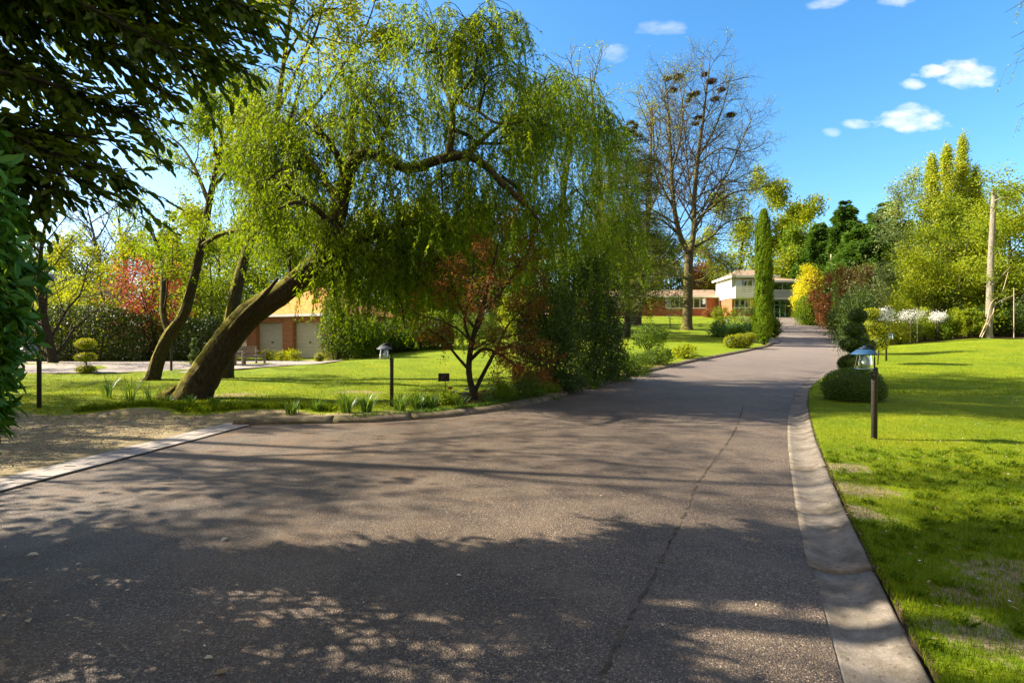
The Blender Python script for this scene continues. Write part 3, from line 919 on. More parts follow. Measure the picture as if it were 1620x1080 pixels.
# ------------------------------------------------------------------ garage
def garage():
    g = empty('garage'); tag(g, 'brick double garage with grey roller doors behind the willow', 'garage')
    Wd, Dp, Hh = 6.9, 6.2, 2.62
    w = MB(); xs = [0, .75, 2.95, 3.75, 5.95, 6.9]
    for a, b in ((0, 1), (2, 3), (4, 5)): w.box(xs[a], xs[b], 0, .45, -.3, Hh)
    w.box(xs[1], xs[2], .01, .44, 2.2, Hh); w.box(xs[3], xs[4], .01, .44, 2.2, Hh)
    w.box(0, .3, .45, Dp, -.3, Hh); w.box(Wd - .3, Wd, .45, Dp, -.3, Hh); w.box(.3, Wd - .3, Dp - .3, Dp, -.3, Hh)
    w.build('wall', M['brick_garage'], g)
    for (a, b) in ((1, 2), (3, 4)):
        d = MB(); n = 26
        for k in range(n):
            z0 = -.05 + k * 2.25 / n; z1 = z0 + 2.25 / n
            d.add([(xs[a], .34, z0), (xs[b], .34, z0), (xs[b], .31, (z0 + z1) / 2), (xs[a], .31, (z0 + z1) / 2), (xs[b], .34, z1), (xs[a], .34, z1)], [(0, 1, 2, 3), (3, 2, 4, 5)], .5)
        o = d.build('garage_door', M['door_grey'], g)
        k_ = MB(); xm = (xs[a] + xs[b]) / 2; k_.box(xm - .07, xm + .07, .27, .309, .9, .98); k_.build('handle', M['metal_dark'], o)
    r = MB(); e = .45; z = Hh + .05
    c = [(-e, -e, z), (Wd + e, -e, z), (Wd + e, Dp + e, z), (-e, Dp + e, z), (Wd / 2 - .5, Dp / 2, z + 1.95), (Wd / 2 + .5, Dp / 2, z + 1.95)]
    r.add(c, [(0, 1, 5, 4), (1, 2, 5), (2, 3, 4, 5), (3, 0, 4), (3, 2, 1, 0)])
    r.build('roof', M['tile_orange'], g)
    f = MB(); f.box(-e, Wd + e, -e - .08, -e + .02, z - .16, z - .01); f.box(-e, Wd + e, -e, 0, z - .14, z - .1); f.build('gutter', M['white'], g)
    p = (-17.1, 33.0)
    g.location = (p[0], p[1], g1(p[0] + 3, p[1] - 1)); g.rotation_euler = (0, 0, math.atan2(-.35, .94))
garage()
def neighbour():
    h = empty('bungalow'); tag(h, 'grey roofed bungalow behind the hedge at the far left', 'bungalow')
    b = MB(); b.box(-50, -40.5, 46, 56, .3, 4.6); b.build('wall', M['brick'], h)
    r = MB(); r.prism([(-51.5, 45, 4.3), (-39.3, 45, 4.3), (-44.5, 45, 8.1)], (0, 12, 0)); r.build('roof', M['slate'], h)
    f = MB(); f.prism([(-39.15, 44.9, 4.1), (-39.15, 44.9, 4.4), (-44.5, 44.9, 8.3), (-44.5, 44.9, 8.0)], (0, .09, 0)); f.build('barge_board', M['metal_dark'], h)
    settle(h, (-45, 50, .6))
neighbour()

# ------------------------------------------------------------------ lamps
def lantern(height=1.12, shade='blue_metal', post='post', side=-1):
    r = empty('garden_lamp')
    p = MB(); p.lathe([(.043, -.25), (.043, height - .10), (.047, height - .09), (.047, height - .01), (.036, height)], 14); p.build('post', M[post], r, True)
    b = MB()
    sx = side * .17
    b.tube(smoothpath([(0, 0, height - .02), (0, 0, height + .24), (side * .02, 0, height + .31), (side * .09, 0, height + .345), (sx, 0, height + .32)], 5), .011, 8)
    b.build('bracket', M['metal_dark'], r, True)
    zt = height + .20
    s = MB(); s.lathe([(.185, zt), (.178, zt + .012), (.10, zt + .075), (.06, zt + .085), (.058, zt + .10), (.05, zt + .105), (.02, zt + .12), (.012, zt + .135)], 24, (sx, 0, 0))
    s.build('lamp_shade', M[shade], r, True)
    f = MB(); f.lathe([(.075, zt + .085), (.078, zt + .10), (.05, zt + .112)], 16, (sx, 0, 0)); f.build('finial', M['metal_dark'], r, True)
    g = MB(); zb = zt - .225
    n = 16; v = []; fcs = []
    prof = [(.095, zt - .01), (.105, zt - .08), (.128, zb + .012), (.125, zb), (.02, zb + .006)]
    for (rr, zz) in prof:
        for k in range(n):
            a = 2 * math.pi * k / n; v.append((sx + rr * math.cos(a), rr * math.sin(a), zz))
    for i in range(len(prof) - 1):
        for k in range(n): fcs.append((i * n + k, i * n + (k + 1) % n, (i + 1) * n + (k + 1) % n, (i + 1) * n + k))
    g.add(v, fcs); g.build('glass', M['lamp_glass'], r, True)
    rim = MB(); T = Tubes(); an = np.linspace(0, 2 * np.pi, 25)
    rim.tube([(sx + .129 * math.cos(a), .129 * math.sin(a), zb + .008) for a in an], .005, 6); rim.build('glass_rim', M[shade], r, True)
    bl = MB(); bl.lathe([(.012, zt - .01), (.014, zt - .05), (.03, zt - .09), (.034, zt - .12), (.02, zt - .15), (.005, zt - .155)], 12, (sx, 0, 0)); bl.build('bulb', simple('frosted_bulb', (.75, .74, .68), .2, .5, .02), r, True)
    return r
lam = lantern(); lam.location = V3(5.66, 8.0); tag(lam, 'blue hooded lamp on a tall dark post on the right lawn', 'garden lamp', 'garden lamps along the drive')
lam.rotation_euler = (R(.6), R(-.3), R(4))
l2 = lantern(1.12, 'grey_metal'); l2.location = V3(-2.76, 11.75); tag(l2, 'grey hooded lamp on a black post by the left kerb', 'garden lamp', 'garden lamps along the drive')
for (px, d, hh, lb, rz) in [(62, 11.6, 1.05, 'dark lamp post half hidden by the glossy laurel leaves', 20), (271, 21.2, 1.0, 'small white topped lamp between the leaning trunk and gravel', 0),
                   (1402, 25.6, .98, 'slim lamp post beside the golden topiary on the right lawn', 160), (1152, 50, 1.0, 'distant lamp by the flower bed left of the cypress', 40), (1060, 58, 1.0, 'distant lamp on the lawn left of the big bare trunk', 10)]:
    q = copy_tree(l2); x = (px - 810) / F * d
    q.location = V3(x, d); q.rotation_euler = (0, 0, R(rz)); q['label'] = lb

def house_sign():
    s = empty('number_sign', V3(-1.86, 13.9)); tag(s, 'small black sign on a stake beside the red leaved tree', 'sign')
    b = MB(); b.box(-.14, .16, -.012, .012, .36, .58); b.build('plaque', M['metal_dark'], s, bevel=.004)
    p = MB(); p.box(.035, .055, .013, .033, -.2, .5); p.build('stake', M['metal_dark'], s)
    m = MB()
    st = [(-.06, .40), (-.045, .50), (-.01, .44), (.02, .50), (.055, .545)]
    for (a, c) in zip(st[:-1], st[1:]):
        m.tube([(a[0], -.016, a[1]), (c[0], -.016, c[1])], .008, 5)
    m.build('lettering', M['rust'], s)
house_sign()

def bench():
    r = empty('garden_bench')
    L_ = 1.3
    for sx in (-1, 1):
        for (yy, hh) in ((0, .62), (.5, .88)):
            m = MB(); m.box(sx * L_ / 2 - .035, sx * L_ / 2 + .035, yy - .035, yy + .035, -.05, hh); m.build('leg', M['bench'], r, bevel=.006)
        m = MB(); m.box(sx * L_ / 2 - .04, sx * L_ / 2 + .04, -.06, .46, .62, .655); m.build('armrest', M['bench'], r, bevel=.006)
    m = MB()
    for k in range(6): m.box(-L_ / 2 + .04, L_ / 2 - .04, .0 + k * .082, .062 + k * .082, .42, .445)
    m.box(-L_ / 2 + .036, L_ / 2 - .036, -.02, .01, .34, .415); m.build('seat', M['bench'], r)
    m = MB(); m.box(-L_ / 2 + .036, L_ / 2 - .036, .48, .52, .80, .87); m.box(-L_ / 2 + .036, L_ / 2 - .036, .48, .52, .5, .55)
    for k in range(11): m.box(-L_ / 2 + .1 + k * .108, -L_ / 2 + .135 + k * .108, .49, .51, .551, .799)
    m.build('backrest', M['bench'], r)
    return r
b1 = bench(); b1.location = V3(-12.05, 23.9); b1.rotation_euler = (0, 0, R(72)); tag(b1, 'weathered wooden bench nearer the garage door', 'bench', 'garden benches by the willow')
b2 = copy_tree(b1); b2.location = V3(-13.1, 24.2); b2.rotation_euler = (0, 0, R(158)); b2['label'] = 'weathered wooden bench partly behind the willow trunk'

# ------------------------------------------------------------------ branching generator
class Cfg:
    def __init__(s, **k): s.__dict__.update(k)
def perp(d):
    a = np.array([0, 0, 1.]) if abs(d[2]) < .9 else np.array([1., 0, 0])
    u = np.cross(d, a); return u / np.linalg.norm(u)
def grow(T, p, d, Ln, r0, lvl, c, tips, r1=None):
    seg = c.seg[lvl]; n1 = seg + 1
    pts = [np.array(p, float)]; d = np.array(d, float)
    w = c.wob[lvl]; up = c.up[lvl]
    for i in range(seg):
        d = d + rng.normal(size=3) * w + np.array([0, 0, up])
        d /= math.sqrt(d @ d)
        pts.append(pts[-1] + d * Ln / seg)
    pts = np.array(pts)
    last = lvl == len(c.seg) - 1
    re = r1 if r1 is not None else (r0 * .3 if not last else r0 * .4)
    rad = r0 + (re - r0) * np.linspace(0, 1, n1)
    T.add(pts, rad, c.sides[lvl])
    kids(T, pts, rad, Ln, lvl, c, tips)
def kids(T, pts, rad, Ln, lvl, c, tips):
    if lvl == len(c.seg) - 1:
        tips.append(pts[1:]); return
    n = c.n[lvl]
    n = max(1, int(n * rng.uniform(.75, 1.25)))
    f0 = c.start[lvl]; az = rng.random() * 6.28
    m = len(pts) - 1
    for k in range(n):
        f = f0 + (1 - f0) * (k + rng.random() * .8) / n
        f = min(f, .995); i = min(int(f * m), m - 1); t = f * m - i
        q = pts[i] * (1 - t) + pts[i + 1] * t
        dd_ = pts[i + 1] - pts[i]; dd_ = dd_ / np.linalg.norm(dd_)
        az += 2.4 + rng.normal() * .5
        u = perp(dd_); v = np.cross(dd_, u)
        ang = c.ang[lvl] * rng.uniform(.7, 1.25)
        nd = dd_ * math.cos(ang) + (u * math.cos(az) + v * math.sin(az)) * math.sin(ang)
        cl = Ln * c.ratio[lvl] * (1 - c.taper[lvl] * f) * rng.uniform(.75, 1.2)
        cr = min(rad[i] * .75, max(cl * c.rr, c.rmin))
        grow(T, q, nd, cl, cr, lvl + 1, c, tips)

# bare oak with nests
def traced(T, pix, wid=None, n=5, sides=8, wob=0):
    """pix rows: (px, py, depth, radius)"""
    A = np.array([[*at(a, b, d), r] for a, b, d, r in pix])
    A = smoothpath(A, n)
    T.add(A[:, :3], np.maximum(A[:, 3], .004), sides, wob)
    return A[:, :3], A[:, 3]
def bare_oak():
    t = empty('bare_tree'); tag(t, 'tall bare tree full of rook nests standing on the lawn left of the cypress', 'tree')
    T = Tubes(); T2 = Tubes(); tips = []
    D = 55.
    gz_ = (1.6 - g1((1087 - 810) / F * D, D)) / D * F + 540
    traced(T, [(1086, gz_ + 3, D, .86), (1087, gz_ - 8, D, .56), (1088, 480, D, .5), (1089, 430, D, .47), (1090, 402, D, .46)], sides=14, wob=.03)
    c = Cfg(seg=[6, 6, 5, 4, 3], wob=[.1, .14, .18, .22, .25], up=[.03, .035, .03, .02, .0], sides=[8, 5, 4, 3, 3], n=[9, 6, 5, 4], start=[.2, .15, .2, .2], ang=[.7, .75, .8, .8], ratio=[.45, .5, .55, .6], taper=[.35, .4, .4, .3], rr=.012, rmin=.013)
    limbs = [
        [(1090, 404, D, .34), (1075, 370, D - 1, .3), (1066, 325, D - 1.5, .25), (1062, 270, D - 1.5, .2), (1059, 205, D - 1, .15), (1056, 160, D - 1, .09), (1050, 110, D, .03)],
        [(1090, 404, D, .36), (1097, 370, D + .5, .3), (1098, 320, D + 1, .27), (1104, 250, D + 1, .22), (1112, 190, D + .5, .15), (1118, 140, D, .1), (1124, 88, D, .03)],
        [(1066, 330, D - 1.5, .14), (1050, 300, D - 3, .11), (1036, 270, D - 4, .09), (1034, 220, D - 5, .07), (1030, 170, D - 5, .03)],
        [(1097, 365, D + .5, .16), (1125, 320, D + 2, .13), (1150, 275, D + 4, .1), (1175, 220, D + 5, .07), (1195, 175, D + 5, .03)],
        [(1098, 335, D + 1, .14), (1090, 290, D + 3, .11), (1086, 240, D + 5, .08), (1080, 170, D + 6, .05), (1085, 110, D + 6, .02)],
        [(1098, 350, D, .15), (1130, 325, D - 2, .12), (1160, 305, D - 3, .09), (1190, 300, D - 4, .06), (1222, 292, D - 5, .025)],
        [(1100, 390, D, .14), (1125, 375, D + 1, .11), (1150, 352, D + 1, .08), (1185, 345, D + 2, .05), (1212, 352, D + 2, .02)],
        [(1104, 250, D + 1, .12), (1125, 215, D, .1), (1145, 165, D - 1, .07), (1155, 120, D - 1, .03)],
        [(1062, 275, D - 1.5, .11), (1075, 225, D - 3, .09), (1080, 170, D - 3, .06), (1070, 110, D - 3, .025)],
        [(1074, 372, D - 1, .12), (1050, 350, D - 2, .09), (1030, 345, D - 4, .07), (1010, 352, D - 5, .02)],
        [(1104, 260, D + 1, .11), (1140, 235, D + 3, .08), (1180, 240, D + 4, .06), (1215, 225, D + 4, .02)],
        [(1092, 398, D, .11), (1115, 400, D - 3, .09), (1140, 415, D - 4, .06), (1160, 430, D - 4, .02)],
        [(1088, 445, D, .10), (1110, 442, D - 1, .08), (1132, 425, D - 2, .05), (1150, 432, D - 2, .02)],
        [(1089, 440, D, .10), (1066, 436, D - 1, .08), (1048, 440, D - 2, .05), (1030, 452, D - 2, .02)],
    ]
    for l_ in limbs:
        P_, r_ = traced(T, l_, sides=8, n=5)
        Ln = np.linalg.norm(np.diff(P_, axis=0), axis=1).sum()
        kids(T2, P_, r_, Ln, 1, Cfg(**{**c.__dict__, 'n': [9, 18, 9, 6], 'start': [.2, .10, .10, .12], 'taper': [.35, .62, .35, .3], 'ratio': [.4, .42, .55, .6]}), tips)
    T.build('trunk', M['bark_oak'], t); T2.build('branches', M['bark_twig'], t)
    tp = np.concatenate(tips); k = rng.choice(len(tp), min(9000, len(tp)), replace=False); P_ = tp[k] + rng.normal(size=(len(k), 3)) * .08
    leaves_obj('buds', P_, rdir(len(k)), rdir(len(k)), rng.uniform(.10, .2, len(k)), rng.uniform(.06, .12, len(k)), M['l_golden'], t)
    settle(t, (*at(1086, gz_, D)[:2], g1(at(1086, 0, D)[0], D)))
    # nests
    NL = ['top left nest of the bare tree', 'large nest beside the top left one', 'nest just below the two top left ones', 'left nest of the middle cluster of three', 'right nest of the middle cluster of three', 'lowest nest of the middle cluster of three', 'topmost nest near the right stem', 'large nest below the topmost right one', 'outer right nest in the upper crown', 'nest below the outer right one', 'upper of two nests in the middle fork', 'lower of two nests in the middle fork', 'lone nest on the lower right limb', 'lone nest on the far left limb']
    for ni, (px, py, s) in enumerate([(1056, 125, 1), (1073, 122, 1.3), (1065, 143, 1.1), (1093, 151, 1), (1101, 148, 1.1), (1089, 159, .8), (1115, 118, 1), (1125, 129, 1.3), (1141, 142, 1.1), (1131, 157, 1.1), (1105, 186, 1), (1100, 196, .9), (1156, 182, 1.2), (1029, 196, 1)]):
        p = at(px, py, D + rng.uniform(-2, 2))
        n = 260; Dr = rdir(n); Dr[:, 2] *= .55
        T = Tubes()
        for i in range(n):
            a = Dr[i] * .36 * s * rng.uniform(.5, 1); v = rdir(1)[0]; v[2] *= .3
            T.add([a - v * .28 * s, a + v * .28 * s], .013, 3)
        o = T.build('rook_nest', M['nest'])
        o.location = p
        tag(o, NL[ni], 'nest', 'rook nests in the bare tree')
bare_oak()

# ------------------------------------------------------------------ generic trees
def leafy_from_tips(tips, per, spread, size, wr=.5, droop=0., maxn=60000):
    tp = np.concatenate(tips)
    k = rng.choice(len(tp), min(int(len(tp) * per), maxn))
    P_ = tp[k] + rng.normal(size=(len(k), 3)) * spread
    D_ = rdir(len(k)); D_[:, 2] -= droop
    N_ = rdir(len(k)) + np.array([0, 0, .8])
    return P_, unit(D_), unit(N_), rng.uniform(.7, 1.3, len(k)) * size, rng.uniform(.8, 1.2, len(k)) * size * wr
def gen_tree(name, base, height, crown_r, mat, bark='bark_dark', per=6, size=.12, spread=.25, trunk_r=None, fork=.25, lean=(0, 0), n=(11, 8, 5), ang=.95, ups=.05, levels=4, wr=.55, droop=0., maxn=40000, rmin=.01):
    t = empty(name)
    T = Tubes(); tips = []
    tr = trunk_r or height * .022
    b = np.array([base[0], base[1], g1(base[0], base[1]) - .1]) if len(base) == 2 else np.array(base, float)
    top = b + np.array([lean[0], lean[1], height * .93])
    mid = b + (top - b) * .5 + rng.normal(size=3) * np.array([.03, .03, 0]) * height; top = top + rng.normal(size=3) * np.array([.05, .05, 0]) * height
    A = smoothpath([[*b, tr * 1.35], [*(b + (mid - b) * .12), tr], [*mid, tr * .55], [*top, tr * .06]], 6)
    T.add(A[:, :3], A[:, 3], 9, .04)
    c = Cfg(seg=[6, 5, 4, 3], wob=[.08, .14, .2, .25], up=[.02, ups, ups * .6, -.02], sides=[8, 5, 4, 3], n=[n[0], n[1], n[2]], start=[fork, .2, .2], ang=[ang, .8, .8], ratio=[crown_r / height * 1.5, .5, .5], taper=[.55, .4, .3], rr=.016, rmin=rmin)
    c.seg = c.seg[:levels]
    kids(T, A[:, :3], A[:, 3], height, 0, c, tips)
    T.build('trunk', M[bark], t)
    if per > 0:
        P_, D_, N_, l_, w_ = leafy_from_tips(tips, per, spread, size, wr, droop, maxn)
        leaves_obj('crown', P_, D_, N_, l_, w_, M[mat], t)
    settle(t, (b[0], b[1], b[2] + .1))
    return t
def bush(name, center, rad, mat, ncl=90, per=40, size=.06, spread=.12, seed=0, wr=.5, lumpy=.2, shell=.5, stems=True, parent=None, up=.3, crown='foliage', bark='bark_dark'):
    """center = crown centre in world; root placed on ground"""
    gz_ = g1(center[0], center[1])
    t = parent or empty(name)
    P_, O_, cr = cloud(center, rad, ncl, per, spread, seed, shell, lumpy)
    keep = P_[:, 2] > G(P_[:, 0], P_[:, 1]) + .01
    P_, O_, cr = P_[keep], O_[keep], cr[keep]
    D_ = unit(O_ * .6 + rdir(len(P_)) + np.array([0, 0, up])); N_ = unit(O_ + rdir(len(P_)) * .7 + np.array([0, 0, .5]))
    rn = np.clip(cr * .5 + rng.random(len(P_)) * .5, 0, 1)
    leaves_obj(crown, P_, D_, N_, rng.uniform(.7, 1.3, len(P_)) * size, rng.uniform(.8, 1.2, len(P_)) * size * wr, M[mat], t, rnd=rn)
    if stems:
        T = Tubes()
        for k in range(6 if stems is True else stems):
            d = rdir(1)[0]; e = np.array(center) + d * np.array(rad) * .6
            s = np.array([center[0] + rng.normal() * rad[0] * .12, center[1] + rng.normal() * rad[1] * .12, gz_ - .05])
            m_ = (s + e) / 2 + rng.normal(size=3) * .1 * rad[2]
            A = smoothpath([s, m_, e], 4); r0 = .02 + .018 * rad[2]
            T.add(A, np.linspace(r0, r0 * .3, len(A)), 5)
        T.build('stem', M[bark], t)
    if parent is None: settle(t, (center[0], center[1], gz_))
    return t
def pxbush(name, label, cat, px0, px1, py0, py1, d, mat, group=None, depth=None, **k):
    """a bush seen between two columns and two rows at depth d"""
    c = at((px0 + px1) / 2, (py0 + py1) / 2, d)
    rx = (px1 - px0) / 2 / F * d; rz_ = (py1 - py0) / 2 / F * d
    top = c[2] + rz_; gz_ = g1(c[0], d)
    if c[2] - rz_ < gz_ + .35 * rz_ or c[2] - rz_ > gz_ + .1 and not k.pop('float', False):
        c[2] = (top + gz_) / 2; rz_ = (top - gz_) / 2 * 1.05
    k.pop('float', None)
    rx_ = depth or rx
    t = bush(name, c, (rx * .92, rx_, rz_ * .95), mat, **k)
    tag(t, label, cat, group); return t

def conifer(name, base, h, r, mat='l_conifer', tiers=26, size=.35, flat=.0, start=.08, droop=.15, per=10, power=.85, trunk_r=None, nb=9):
    t = empty(name); T = Tubes(); b = np.array([base[0], base[1], g1(*base) - .1])
    tr = trunk_r or h * .016
    T.add([b, b + [0, 0, h * .5], b + [0, 0, h]], [tr, tr * .6, tr * .1], 8)
    P_ = []; D_ = []; Rn = []
    for i in range(tiers):
        f = start + (1 - start) * (i + rng.random() * .5) / tiers
        Lb = r * (1 - f) ** power * rng.uniform(.8, 1.15) + .15
        for k in range(nb if f < .8 else 5):
            a = k * 2 * math.pi / nb + i * 1.3 + rng.normal() * .25
            L1 = Lb * rng.uniform(.7, 1.15)
            o = np.array([math.cos(a), math.sin(a), 0])
            s_ = b + [0, 0, min(.99, f + rng.normal() * .5 / tiers * (1 - flat)) * h]
            e = s_ + o * L1 + np.array([0, 0, L1 * (rng.uniform(-.05, .2) - droop)])
            m_ = (s_ + e) / 2 + np.array([0, 0, L1 * .10])
            A = smoothpath([s_, m_, e], 3)
            T.add(A, np.linspace(tr * .22, .008, len(A)), 3)
            n = int(per * (3 + L1 * 3)); u = rng.random(n) ** .6
            ix = u * (len(A) - 1); i0 = np.minimum(ix.astype(int), len(A) - 2); fr = (ix - i0)[:, None]
            q = A[i0] * (1 - fr) + A[i0 + 1] * fr
            sd_ = np.array([-o[1], o[0], 0]); wd = (1.1 - u)[:, None] * L1 * .28
            q = q + sd_ * rng.normal(size=(n, 1)) * wd + np.array([0, 0, 1]) * rng.normal(size=(n, 1)) * .12 * L1 * (1 - flat)
            dd_ = unit(o[None] * 1. + sd_ * rng.normal(size=(n, 1)) * .8 + np.array([0, 0, -.15 - droop]) + rdir(n) * .3)
            P_.append(q); D_.append(dd_); Rn.append(np.clip(rng.random() * .5 + rng.random(n) * .5, 0, 1))
    T.build('trunk', M['bark_dark'], t)
    P_ = np.concatenate(P_); D_ = np.concatenate(D_)
    leaves_obj('crown', P_, D_, unit(rdir(len(P_)) * (1.2 if flat < .3 else .6) + [0, 0, .8]), rng.uniform(.6, 1.2, len(P_)) * size, rng.uniform(.6, 1.2, len(P_)) * size * .3, M[mat], t, rnd=np.concatenate(Rn))
    settle(t, (b[0], b[1], b[2] + .1))
    return t
# ------------------------------------------------------------------ weeping willow
def strands(starts, outs, lens, sway=.12, k=9):
    n = len(starts); t = np.linspace(0, 1, k)[None, :]
    Lc = lens[:, None]
    hor = (1 - np.exp(-t * 3.2)) * (.10 + Lc * .16)
    zz = -(t ** 1.15) * Lc + np.sin(np.clip(t * 6, 0, 3.14)) * .05
    ph = rng.random((n, 1)) * 6.28; am = rng.random((n, 1)) * sway
    sw = np.sin(t * 3.5 + ph) * am * t; sw2 = np.cos(t * 3. + ph * 2) * am * t
    P_ = np.stack([starts[:, 0:1] + outs[:, 0:1] * hor + sw, starts[:, 1:2] + outs[:, 1:2] * hor + sw2, starts[:, 2:3] + zz], -1)
    gzz = G(P_[:, :, 0], P_[:, :, 1])
    return P_, gzz
def strand_leaves(P_, lens, sp=.055, size=.095, w=.2, minclear=.8, gzz=None, fl=.55):
    n, k, _ = P_.shape
    m = np.maximum(3, (lens / sp).astype(int))
    idx = np.repeat(np.arange(n), m)
    u = rng.random(len(idx)) ** .9 * (k - 1) * .999
    i0 = u.astype(int); fr = (u - i0)[:, None]
    q = P_[idx, i0] * (1 - fr) + P_[idx, i0 + 1] * fr
    g_ = gzz[idx, i0]
    keep = q[:, 2] > g_ + minclear
    q = q[keep]; idx = idx[keep]
    N = len(q)
    D_ = rdir(N) * fl; D_[:, 2] -= .85
    return q + rng.normal(size=(N, 3)) * .012, unit(D_), rdir(N), rng.uniform(.6, 1.25, N) * size, rng.uniform(.8, 1.2, N) * size * w, idx
def ribbons(T, P_, r, gzz, minclear):
    for i in range(len(P_)):
        q = P_[i][P_[i][:, 2] > gzz[i] + minclear]
        if len(q) > 2: T.add(q[::2] if len(q) > 4 else q, r, 3)

